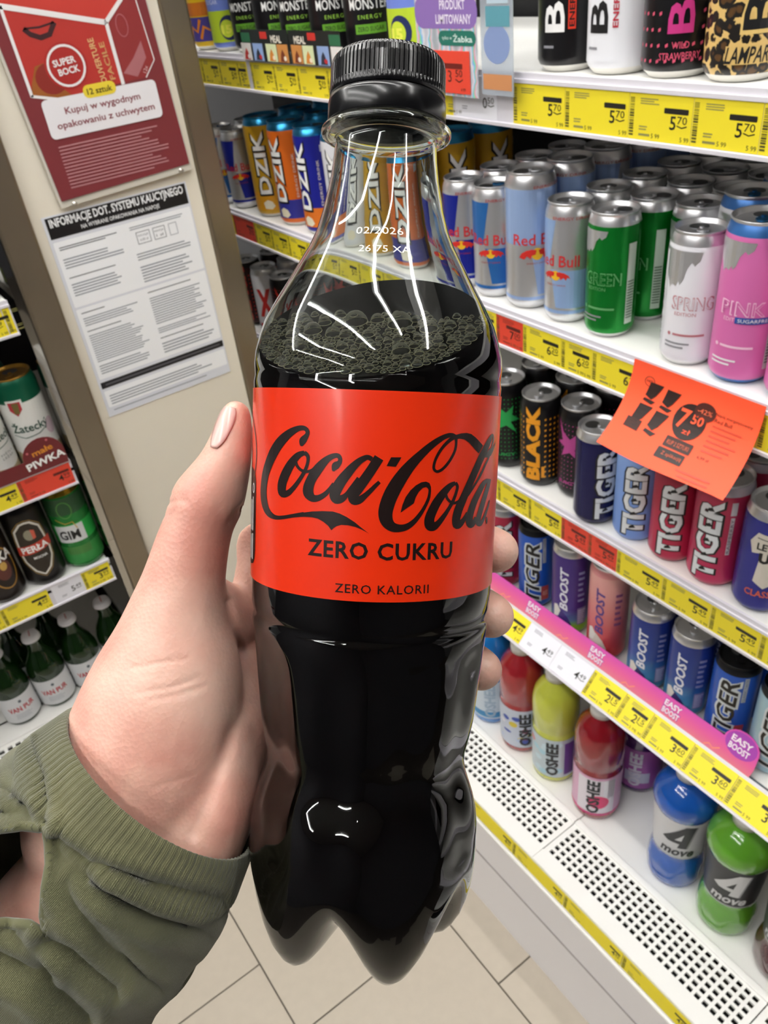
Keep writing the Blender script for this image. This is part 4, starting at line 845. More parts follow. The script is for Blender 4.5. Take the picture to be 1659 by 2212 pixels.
# ------------------------------------------------------------------ beer cooler
bc = thing('beer_cooler', 'open beer cooler with white deck at the left photo edge', 'cooler', (0, 0, 0))
DB = CAM_H - 1.13
MB().box(-1.3, 1.66, 0.2, 0.184, 1.69, 2.2).build('back_panel', DARKIN, bc)
MIR = mat('mirror_polished_steel', '#b9b6b0', 0.03, 1.0)
MB().box(0.1762, PY - 0.006, 0.2, 0.1872, 1.66, 2.2).build('side_wall', MIR, bc)
MB().box(-1.3, 1.30, 0.3, 0.167, 1.305, DB).build('riser', mat('warm_grey_riser', '#8b8782', 0.6), bc)
MB().box(-1.3, 1.262, DB - 0.01, 0.167, 1.66, DB).build('deck_plate', WHITE, bc, bevel=0.001)
MB().box(-1.3, 1.246, DB - 0.01, 0.167, 1.260, DB + 0.004).build('deck_step', WHITE, bc, bevel=0.001)
MB().box(-1.3, 1.165, DB - 0.08, 0.167, 1.245, DB - 0.05).build('duct_shade', BLACKM, bc)  # black slab in place of shade under the beer cooler grille
g = MB(); z0, z1 = DB - 0.004, DB - 0.0005
g.box(-1.3, 1.155, z0, 0.167, 1.1785, z1); g.box(-1.3, 1.238, z0, 0.167, 1.2455, z1)
for r in range(1, 5): g.box(-1.3, 1.1785 + r * 0.012 - 0.002, z0, 0.167, 1.1785 + r * 0.012 + 0.002, z1)
for c in range(100): g.box(-1.3 + c * 0.0148 - 0.003, 1.178, z0 + 0.0001, -1.3 + c * 0.0148 + 0.003, 1.24, z1 - 0.0001)
g.build('air_grille', WHITE, bc)
MB().box(-1.3, 1.145, 0.0, 0.187, 1.157, DB).build('kick_panel', MATS['kick_panel_grey'], bc)
MB().box(-1.3, 1.12, 2.15, 0.187, 1.69, 2.32).build('canopy', MATS['canopy_white'], bc)
MB().box(-1.25, 1.13, 2.135, 0.16, 1.17, 2.15).build('canopy_lamp', CL, bc)
def bseq(xs, style='y', big='4', small='49'): return [(a, b, style, big, small) for a, b in zip(xs, xs[1:])]
U0, U1, U2 = CAM_H - 0.357, CAM_H - 0.632, CAM_H - 0.828
bs0 = shelf('upper beer shelf with two bright yellow price labels at the left edge', (0, PY, U0), 0, -1.3, 0.168, 0.44, bseq([-0.3, -0.2, -0.1, 0.0, 0.072, 0.157, 0.166][:5] + [0.155]) + [(0.156, 0.166, 'y', '', '')])
bs1 = shelf('middle beer shelf with a red-brown strip and round badge', (0, PY, U1), 0, -1.3, 0.168, 0.44, bseq([-0.3, -0.2, -0.1, -0.01, 0.082]) + bseq([0.082, 0.165], 'r', '4', '99'), ru=0.021)
bs2 = shelf('lower beer shelf with yellow and white price labels above green bottles', (0, PY, U2), 0, -1.3, 0.168, 0.44, bseq([-0.3, -0.2, -0.1, -0.02, 0.058]) + bseq([0.064, 0.116], 'w', '5', '49') + bseq([0.116, 0.165], 'y', '3', '99'), ru=0.015)
tp = thing('shelf_topper', 'dark red strip with white letters and a round badge on the middle beer shelf', 'sign', (0, PY - 0.0045, U1 + 0.024), 0)
DR = mat('dark_red_strip', '#6a2024', 0.35)
pts = [(-1.3, -0.008), (0.166, -0.008), (0.166, 0.016)] + [(0.135 + 0.031 * cos(radians(a)), 0.016 + 0.030 * sin(radians(a))) for a in range(0, 181, 15)][1:] + [(-1.3, 0.014)]
MB().prism(pts, 0, 0.0008, 'y').build('strip_card', DR, tp)
for o in (0.135, -0.03, -0.2): p = Print(); p.text('PIWKA', o, 0.008, WI, w=0.060, h=0.0125, off=0.03, rot=6, layer=1); p.text('małe', o, 0.0255, ink('#d88a2c'), w=0.032, h=0.010, off=0.02, rot=6, layer=1); p.build('strip_lettering', tp)
p = Print(); p.circ(0.113, 0.028, 0.002, 0.002, ink('#c86a70'), 1, 8); p.circ(0.146, 0.039, 0.0018, 0.0018, ink('#c86a70'), 1, 8)
p.build('badge_dots', tp)
# beer cans
def hop(p, r, h):
    p.rect(-0.11, 0.013, 0.11, h * 0.76, ink('#dcdcd6'), 0); p.rect(-0.11, 0.013, 0.11, h * 0.24, ink('#a89a78'), 1)
    p.poly([(-0.03, h * 0.26), (0.03, h * 0.26), (0.026, h * 0.20), (0.0, h * 0.17), (-0.026, h * 0.20)], ink('#dcdcd6'), 2)
    p.poly([(-0.020, h * 0.80), (0.004, h * 0.80), (0.004, h * 0.70), (-0.008, h * 0.61), (-0.020, h * 0.70)], ink('#dcdcd6'), 2); p.poly([(-0.017, h * 0.78), (0.001, h * 0.78), (0.001, h * 0.70), (-0.008, h * 0.635), (-0.017, h * 0.70)], ink('#a8303a'), 3); p.poly([(-0.012, h * 0.77), (-0.002, h * 0.77), (-0.004, h * 0.66), (-0.011, h * 0.66)], ink('#6a5a2c'), 4)
    p.text('Žatecký', 0.002, h * 0.50, ink('#22493a'), w=0.056, h=0.021, off=0.015, layer=2); p.stroke([(-0.026, h * 0.44), (-0.010, h * 0.40), (0.012, h * 0.42), (0.026, h * 0.46)], 0.0012, ink('#2c5a48'), 2)
    p.text('SVĚTLÝ', 0.0, h * 0.33, ink('#4a5a50'), w=0.024, h=0.0045, sp=1.3, layer=2); p.text('LEŽÁK', 0.0, h * 0.29, ink('#4a5a50'), w=0.022, h=0.0045, sp=1.3, layer=2); p.circ(0.034, h * 0.44, 0.010, 0.014, ink('#c9b4bc'), 2)
GOLDL = mat('gold_lid', '#a8803a', 0.3, 0.95)
design('hop_can', 0.033, 0.160, mat('deep_green_lacquer', '#0f5a40', 0.28, 0.3), hop, neck=mat('green_neck', '#125c42', 0.28, 0.4), lidm=GOLDL, tabm=GOLDL)
def pearl(p, r, h):
    o = [(-0.022, 0.62), (-0.024, 0.45), (-0.022, 0.34), (-0.012, 0.22), (0.0, 0.16), (0.012, 0.22), (0.022, 0.34), (0.024, 0.45), (0.022, 0.62), (0.020, 0.72), (0.008, 0.80), (0.0, 0.81), (-0.008, 0.80), (-0.020, 0.72), (-0.022, 0.62)]
    p.poly([(x, h * v) for x, v in o[:-1]], ink('#2a2115'), 0); p.stroke([(x, h * v) for x, v in o], 0.0034, ink('#d6d2c8'), 1); p.stroke([(x * 1.14, h * (0.5 + (v - 0.5) * 1.08)) for x, v in o], 0.0012, ink('#9a7a3c'), 1)
    p.circ(0.0, h * 0.66, 0.008, 0.010, ink('#8a8672'), 2); p.poly([(0.004, h * 0.72), (0.010, h * 0.70), (0.009, h * 0.61), (0.004, h * 0.60)], ink('#c85a44'), 3)
    p.poly([(-0.029, h * 0.42), (0.029, h * 0.46), (0.031, h * 0.57), (-0.027, h * 0.53)], ink('#b83a28'), 2); p.text('PERŁA', 0.001, h * 0.495, WI, w=0.044, h=0.0125, off=0.03, rot=4, layer=3); p.text('MOCNA', 0.004, h * 0.38, WI, w=0.022, h=0.005, off=0.02, layer=3)
design('pearl_can', 0.033, 0.160, mat('black_beer_lacquer', '#1a1714', 0.3, 0.3), pearl, neck=mat('black_beer_neck', '#191817', 0.3, 0.5), low=MATS['black_beer_lacquer'], lidm=BLK)
def gim(p, r, h):
    p.rect(-0.11, h * 0.36, 0.11, h * 0.58, ink('#22a040'), 0); p.rect(-0.11, h * 0.70, 0.11, h * 0.90, ink('#1f4a26'), 0); p.rect(-0.028, h * 0.36, 0.020, h * 0.57, ink('#d2d4d4'), 1); p.text('GIM', -0.006, h * 0.455, BK, w=0.034, h=0.018, off=0.03, layer=2)
    p.ring(0.0, h * 0.76, 0.012, 0.016, 0.0016, ink('#4f8a3c'), 1); p.stroke([(-0.02, h * 0.66), (-0.006, h * 0.60), (0.006, h * 0.61), (0.010, h * 0.52)], 0.0016, ink('#b8983a'), 2); p.rect(-0.11, 0.013, 0.11, h * 0.30, ink('#2f8a3c'), 0); p.rect(-0.02, h * 0.2, 0.02, h * 0.3, ink('#3f7a34'), 1)
GLDN = mat('gold_neck', '#b89a30', 0.25, 0.9)
design('gim_can', 0.033, 0.160, mat('leaf_green_lacquer', '#237a34', 0.26, 0.3), gim, neck=GLDN, lidm=GLDN, tabm=GLDN, low=mat('green_base', '#2f8a3c', 0.28, 0.3))
def goat(p, r, h):
    p.ring(0.004, h * 0.42, 0.024, 0.040, 0.0026, ink('#a87c34'), 1); p.text('KA', 0.016, h * 0.55, WI, w=0.026, h=0.018, off=0.03, layer=2); p.circ(0.004, h * 0.40, 0.014, 0.020, ink('#5a2a20'), 1); p.circ(0.006, h * 0.44, 0.006, 0.008, ink('#c8a050'), 2)
design('goat_can', 0.033, 0.160, mat('brown_black_lacquer', '#221a14', 0.3, 0.3), goat, neck=MATS['black_beer_neck'], low=MATS['brown_black_lacquer'], lidm=BLK)
def grc(p, r, h): p.rect(-0.11, 0.013, 0.11, h * 0.2, ink('#7c8a4a'), 0); p.circ(0.006, h * 0.34, 0.008, 0.014, ink('#b02a34'), 1); p.ring(-0.004, h * 0.6, 0.020, 0.030, 0.002, ink('#8a7a4c'), 1)
design('green_can', 0.033, 0.168, mat('ink_green_lacquer', '#18261e', 0.3, 0.3), grc, neck=MATS['black_beer_neck'], lidm=GOLDL, tabm=GOLDL)
GB = 'beer cans in the left cooler'
for dn, X, Y, Z, d, lb in [('green_can', 0.138, 1.246, U0, 0, 'dark green beer can at the left photo edge above two yellow labels'), ('green_can', 0.068, 1.246, U0, 20, 'dark beer can cut off by the left photo edge on the upper beer shelf'),
    ('hop_can', 0.140, 1.250, U1, -6, 'green and white beer can with a gold lid on the middle beer shelf'), ('hop_can', 0.071, 1.250, U1, 40, 'green beer can mostly cut off by the left edge beside the gold lidded one'), ('hop_can', 0.112, 1.325, U1, 10, 'gold lidded can in the second row of the middle beer shelf'),
    ('gim_can', 0.1415, 1.246, U2, -10, 'bright green beer can with a gold neck on the lower beer shelf'), ('pearl_can', 0.073, 1.246, U2, -4, 'black beer can with a red banner beside the bright green can'), ('goat_can', 0.004, 1.246, U2, 10, 'dark brown beer can with a gold ring at the left edge')]:
    can(dn, X, Y, Z, face(X, Y, d), lb, GB)
# green beer bottles
GG = mat('green_bottle_glass', '#16330f', 0.06, **{'Coat Weight': 0.4, 'Transmission Weight': 0.35, 'IOR': 1.45})
VB = [(0, 0.003), (0.027, 0.002), (0.031, 0), (0.033, 0.005), (0.033, 0.010), (0.033, 0.082), (0.0322, 0.090), (0.0275, 0.105), (0.019, 0.120), (0.0145, 0.130), (0.0135, 0.140), (0.0140, 0.150), (0.0140, 0.154), (0, 0.154)]
vp = None
CAPB = mat('white_crown_cap', '#e8e6ea', 0.35)
for i, (X, Y, lb) in enumerate([(0.1415, 1.303, 'green beer bottle nearest the steel post, rightmost in the front row'), (0.073, 1.303, 'green beer bottle second from the right in the front row, touching the hand outline'), (0.005, 1.303, 'green beer bottle third from the right in the front row'), (-0.063, 1.303, 'green beer bottle cut by the left photo edge'), (0.040, 1.372, 'green beer bottle in the second row under the white price label'), (-0.026, 1.372, 'green beer bottle in the second row at the left edge')]):
    if i == 0:
        vp = t = thing('beer_bottle', lb, 'bottle', (X, Y, DB + 0.0003), face(X, Y), 'green beer bottles on the deck')
        rev('bottle_glass', VB, GG, t)
        cz = [(0.0140, 0.1515), (0.0168, 0.1525), (0.0168, 0.156), (0.0150, 0.1625), (0.012, 0.164), (0, 0.1645)]; cp = rev('crown_cap', cz, CAPB, t, 24)
        MB().box(-0.0012, -0.008, 0.1640, 0.0012, 0.008, 0.1652).build('cap_print', ink('#c48a90'), cp)
        lw = rev('paper_label', [(0.0334, 0.008), (0.0334, 0.070)], mat('bottle_label_white', '#d9dadb', 0.5), t)
        p = Print(); RV = ink('#b8323a'); p.text('VAN PUR', 0.0, 0.041, RV, w=0.050, h=0.012, off=0.03, rot=3, layer=0); p.circ(0.001, 0.058, 0.003, 0.0035, ink('#5a6068'), 0, 8); p.lines(-0.016, 0.018, 0.018, 0.031, 4, ink('#b9bcc0'), 0, seed=7); p.build('label_print', lw, lambda v: 0.0334)
    else:
        t = copy_tree(vp); t.location = (X, Y, DB + 0.0003); t.rotation_euler = (0, 0, face(X, Y, rnd.uniform(-8, 8))); t['label'] = lb
# ------------------------------------------------------------------ the held cola bottle
B_X = RT * 0.99935 + DN * 0.03377 + FW * 0.01293
B_Y = -(RT * 0.00841 + DN * 0.13082 + FW * -0.99137)
B_Z = RT * 0.03517 + DN * -0.99083 + FW * -0.13045
B_O = EYE + RT * (-0.0027510) + FW * 0.2125 - B_Z * 0.1215
BM = Matrix.Identity(4)
for i in range(3): BM[i][0] = B_X[i]; BM[i][1] = B_Y[i]; BM[i][2] = B_Z[i]; BM[i][3] = B_O[i]
bot = bpy.data.objects.new('cola_bottle', None); COL.objects.link(bot); bot.matrix_world = BM; bot.empty_display_size = 0.02
tag(bot, 'dark cola bottle with red label and black cap held in the hand', 'bottle')
BP = [(0.0300, 0.03140), (0.0388, 0.03140), (0.0430, 0.03085), (0.0467, 0.02990), (0.0500, 0.02870), (0.0528, 0.02770), (0.0560, 0.02710), (0.0590, 0.02735), (0.0615, 0.02800), (0.0673, 0.02900), (0.0799, 0.03017), (0.0884, 0.03085), (0.0930, 0.03125), (0.0945, 0.03110), (0.0955, 0.03070), (0.0965, 0.03110), (0.0985, 0.03150), (0.1029, 0.03160), (0.1060, 0.03160), (0.1520, 0.03160), (0.1545, 0.03170), (0.1560, 0.03145), (0.1570, 0.03150), (0.1590, 0.03165), (0.1619, 0.03140), (0.1660, 0.03040), (0.1697, 0.02918), (0.1743, 0.02674), (0.1789, 0.02401), (0.1825, 0.02190), (0.1857, 0.02010), (0.1882, 0.01860), (0.1921, 0.01680), (0.1970, 0.01534), (0.2046, 0.01366), (0.2090, 0.01305), (0.2128, 0.01268), (0.2142, 0.01262), (0.2147, 0.0130), (0.2150, 0.0150), (0.2153, 0.0160), (0.2160, 0.0162), (0.2167, 0.0160), (0.2170, 0.0150), (0.2173, 0.0128), (0.2190, 0.0125), (0.2230, 0.0124)]
def bprof(z):
    for (za, ra), (zb, rb) in zip(BP, BP[1:]):
        if za <= z <= zb: return ra + (rb - ra) * (z - za) / (zb - za)
    return BP[0][1] if z < BP[0][0] else BP[-1][1]
FOOT = [(0.0314, 0.030), (0.0312, 0.0235), (0.0306, 0.0180), (0.0296, 0.0130), (0.0280, 0.0082), (0.0258, 0.0044), (0.0236, 0.0022), (0.0213, 0.0015), (0.0186, 0.0024), (0.0152, 0.0046), (0.0112, 0.0072), (0.0066, 0.0092), (0.0, 0.0105)]
VALL = [(0.0314, 0.030), (0.0309, 0.0282), (0.0300, 0.0262), (0.0288, 0.0243), (0.0272, 0.0225), (0.0250, 0.0207), (0.0225, 0.0190), (0.0198, 0.0174), (0.0168, 0.0159), (0.0136, 0.0145), (0.0100, 0.0131), (0.0060, 0.0118), (0.0, 0.0105)]
def bottle_rows(off, ztop, seg=180):
    v = []; rows = []
    for bi, ((rf_, zf), (rv, zv)) in enumerate(zip(reversed(FOOT), reversed(VALL))):
        row = []
        if rf_ == 0: rows.append([0]); v.append((0, 0, zf + off)); continue
        for k in range(seg):
            a = 2 * pi * k / seg; w = (0.5 + 0.5 * cos(5 * (a - radians(21.5)))); w = w ** 0.66
            r = rf_ * w + rv * (1 - w) + (off * 0.6 * w if bi < 5 else 0.0 if bi == 5 else -off * 0.9); z = zf * w + zv * (1 - w) + off * 0.6 * (1 if rf_ < 0.03 else 0)
            row.append(len(v)); v.append((r * sin(a), -r * cos(a), z))
        rows.append(row)
    zs = [z for z, r in BP if z <= ztop][1:]; full = []
    for a, b in zip([BP[0][0]] + zs, zs):
        n = max(1, int((b - a) / 0.0028))
        full += [a + (b - a) * (i + 1) / n for i in range(n)]
    for z in full:
        r0 = bprof(z) - off; env = max(0.0, min(1.0, (z - 0.029) / 0.007, (0.0935 - z) / 0.010)); env = env * env * (3 - 2 * env)
        row = []
        for k in range(seg):
            a = 2 * pi * k / seg; fl_ = 0.5 - 0.5 * cos(10.0 * (a - radians(21.5)))
            r = r0 * (1 - 0.034 * env * (1 - fl_)); row.append(len(v)); v.append((r * sin(a), -r * cos(a), z))
        rows.append(row)
    f = []
    for i in range(len(rows) - 1):
        A_, B_ = rows[i], rows[i + 1]; n = len(B_)
        for k in range(n):
            k2 = (k + 1) % n
            f.append((A_[0], B_[k2], B_[k]) if len(A_) == 1 else (A_[k], A_[k2], B_[k2], B_[k]))
    return v, f, rows
PET = mat('clear_pet_plastic', '#eef3f0', 0.0, **{'Transmission Weight': 1.0, 'IOR': 1.5})
v1, f1, r1 = bottle_rows(0.0, 0.2230); v2, f2, r2 = bottle_rows(0.00055, 0.2230)
n = len(v1); F = f1 + [tuple(n + i for i in reversed(q)) for q in f2]
ta, tb = r1[-1], [n + i for i in r2[-1]]
F += [(ta[k], ta[(k + 1) % len(ta)], tb[(k + 1) % len(ta)], tb[k]) for k in range(len(ta))]
mk('bottle_shell', v1 + v2, F, PET, bot, smooth=True)
# cola: the inside of the shell cut by a level surface
COLA = mat('cola_liquid', '#080404', 0.03, **{'IOR': 1.34, 'Specular IOR Level': 0.5})
v3, f3, r3 = bottle_rows(0.00028, 0.2000)
bm = bmesh.new(); bv = [bm.verts.new(q) for q in v3]
for q in f3: bm.faces.new([bv[i] for i in q])
LEVEL = CAM_H - 0.0787
inv = BM.inverted(); pco = inv @ Vector((B_O.x, B_O.y, LEVEL)); pno = (inv.to_3x3() @ Vector((0, 0, 1))).normalized()
bmesh.ops.bisect_plane(bm, geom=bm.verts[:] + bm.edges[:] + bm.faces[:], plane_co=pco, plane_no=pno, clear_outer=True)
cut = [e for e in bm.edges if e.is_boundary]
bmesh.ops.contextual_create(bm, geom=cut)
me = bpy.data.meshes.new('cola'); bm.to_mesh(me); bm.free(); me.materials.append(COLA)
me.polygons.foreach_set('use_smooth', [len(q.vertices) < 6 for q in me.polygons]); me.update()
cola = link('cola', me, bot); tag(cola, 'almost black cola with foam bubbles on its surface')
# foam bubbles floating on the level surface, gathered at the near wall
BUB = bpy.data.materials.new('bubble_film_lit_rim'); BUB.use_nodes = True; nt = BUB.node_tree; nt.nodes.remove(nt.nodes['Principled BSDF'])
tr = nt.nodes.new('ShaderNodeBsdfTransparent'); gl = nt.nodes.new('ShaderNodeBsdfGlossy'); gl.inputs['Roughness'].default_value = 0.05; gl.inputs['Color'].default_value = (1, 0.95, 0.78, 1)
fr = nt.nodes.new('ShaderNodeFresnel'); fr.inputs[0].default_value = 1.42; mx = nt.nodes.new('ShaderNodeMixShader'); df = nt.nodes.new('ShaderNodeBsdfDiffuse'); df.inputs[0].default_value = lin('#fffbe6'); m3 = nt.nodes.new('ShaderNodeMixShader'); m3.inputs[0].default_value = 0.35  # pale diffuse rim paints lamp reflections into the bubble film
nt.links.new(df.outputs[0], m3.inputs[1]); nt.links.new(gl.outputs[0], m3.inputs[2])
pw = nt.nodes.new('ShaderNodeMath'); pw.operation = 'POWER'; pw.inputs[1].default_value = 0.9; nt.links.new(fr.outputs[0], pw.inputs[0]); nt.links.new(pw.outputs[0], mx.inputs[0]); nt.links.new(tr.outputs[0], mx.inputs[1]); nt.links.new(m3.outputs[0], mx.inputs[2]); nt.links.new(mx.outputs[0], nt.nodes['Material Output'].inputs[0])
def on_level(px, py):
    d = (cam_pt(px, py, 1.0) - EYE); k = (LEVEL - EYE.z) / d.z; return inv @ (EYE + d * k), k
def inside(q, m): return hypot(q.x, q.y) < bprof(q.z) - 0.00075 - m
def dome(R):
    V = []; Fc = []; nu, nvv = 18, 6
    for j in range(nvv):
        th = (pi * 0.52) * (1 - j / nvv)
        for i in range(nu): V.append((R * sin(th) * cos(2 * pi * i / nu), R * sin(th) * sin(2 * pi * i / nu), R * cos(th)))
    V.append((0, 0, R))
    for j in range(nvv - 1):
        for i in range(nu): Fc.append((j * nu + i, j * nu + (i + 1) % nu, (j + 1) * nu + (i + 1) % nu, (j + 1) * nu + i))
    for i in range(nu): Fc.append(((nvv - 1) * nu + i, (nvv - 1) * nu + (i + 1) % nu, nvv * nu))
    return V, Fc
FOAM = mat('foam_edge_glint', '#efe6bd', 0.25)  # film edge, kept pale to paint in the bright reflections round each bubble
def meniscus(R):
    V = []; Fc = []; nu, w = 14, min(0.00005 + R * 0.016, 0.00008); th = radians(62)
    for i in range(nu):
        a = 2 * pi * i / nu
        for j in range(3): b = 2 * pi * j / 3; V.append(((R + w * cos(b)) * cos(a), (R + w * cos(b)) * sin(a), w + w * sin(b)))
    for i in range(nu):
        for j in range(3): Fc.append((i * 3 + j, ((i + 1) % nu) * 3 + j, ((i + 1) % nu) * 3 + (j + 1) % 3, i * 3 + (j + 1) % 3))
    return V, Fc
up = pno; ax = up.orthogonal().normalized(); ay = up.cross(ax); RM = Matrix((ax, ay, up)).transposed()
BIG = [(769, 697, 28), (816, 693, 17), (864, 701, 30), (735, 684, 15), (836, 686, 9), (857, 682, 11), (898, 693, 12), (655, 690, 16), (676, 717, 22), (720, 723, 19), (780, 738, 14), (926, 712, 22), (903, 732, 12), (810, 752, 15), (866, 760, 22), (650, 752, 18), (739, 752, 15), (690, 748, 12), (838, 740, 12), (945, 738, 13), (700, 690, 12), (610, 700, 13), (955, 700, 10), (765, 760, 10), (905, 765, 12)]
placed = []
for px, py, rp_ in BIG:
    q, k = on_level(px, py); R = rp_ * k / FPX * 0.92
    if not inside(q, R * 0.8):
        while not inside(q, R * 0.8) and R > 0.0006: R *= 0.8
    V, Fc = dome(R); nb = len(V); RV_, RF_ = meniscus(R); o = mk('foam_bubble', [RM @ Vector(x) for x in V + RV_], Fc + [tuple(nb + i for i in w) for w in RF_], [BUB, FOAM], cola, fm=[0] * len(Fc) + [1] * len(RF_), smooth=True); o.location = q; placed.append((q, R))
V_, F_, FMI = [], [], []; cnt = 0; tries = 0
br = random.Random(3)
while cnt < 330 and tries < 30000:
    tries += 1
    py = 680 + 124 * br.random() ** 0.75; px = br.uniform(560, 1066)
    q, k = on_level(px, py); t_ = (py - 680) / 124
    R = br.choice((br.uniform(0.0005, 0.0009), br.uniform(0.0005, 0.0009), br.uniform(0.0009, 0.0019 - 0.0006 * t_)))
    if br.random() > 0.25 + t_ or not inside(q, R * 0.6): continue
    if any((q - c).length < (R + s_) * 0.92 for c, s_ in placed): continue
    placed.append((q, R)); V, Fc = dome(R); n = len(V_); RV_, RF_ = meniscus(R)
    V_ += [RM @ Vector(x) + q for x in V + RV_]; F_ += [tuple(n + i for i in w) for w in Fc] + [tuple(n + len(V) + i for i in w) for w in RF_]; FMI += [0] * len(Fc) + [1] * len(RF_); cnt += 1
tag(mk('fine_foam', V_, F_, [BUB, FOAM], cola, fm=FMI, smooth=True), kind='stuff')
# cap, tamper band
CAPM = mat('black_cap_plastic', '#0d0d0f', 0.24, **{'Coat Weight': 0.2, 'Coat Roughness': 0.15})
seg = 480; cap_p = [(0.01395, 0.2240), (0.01425, 0.2244), (0.01430, 0.2252), (0.01425, 0.2262), (0.01415, 0.2308), (0.01385, 0.2322), (0.01310, 0.2331), (0.0118, 0.2335), (0.0, 0.2335)]
v, f, ring = lathe(cap_p, seg)
nv = []
for x, y, z in v:
    r = hypot(x, y); a = atan2(x, -y)
    if r > 0.0135 and 0.2258 < z < 0.2325: s_ = 1 - 0.028 * (1 if (a * 40 / pi + 100.01) % 1 < 0.34 else 0); x *= s_; y *= s_
    nv.append((x, y, z))
cp = mk('bottle_cap', nv, f, CAPM, bot); tag(cp, 'black ribbed plastic screw cap')
cp.data.polygons.foreach_set('use_smooth', [not 2 < i < 5 for i in ring])
rev('tamper_band', [(0.01270, 0.2180), (0.01440, 0.2178), (0.01465, 0.2182), (0.01462, 0.2225), (0.01440, 0.2236), (0.01300, 0.2238)], CAPM, bot, 90)
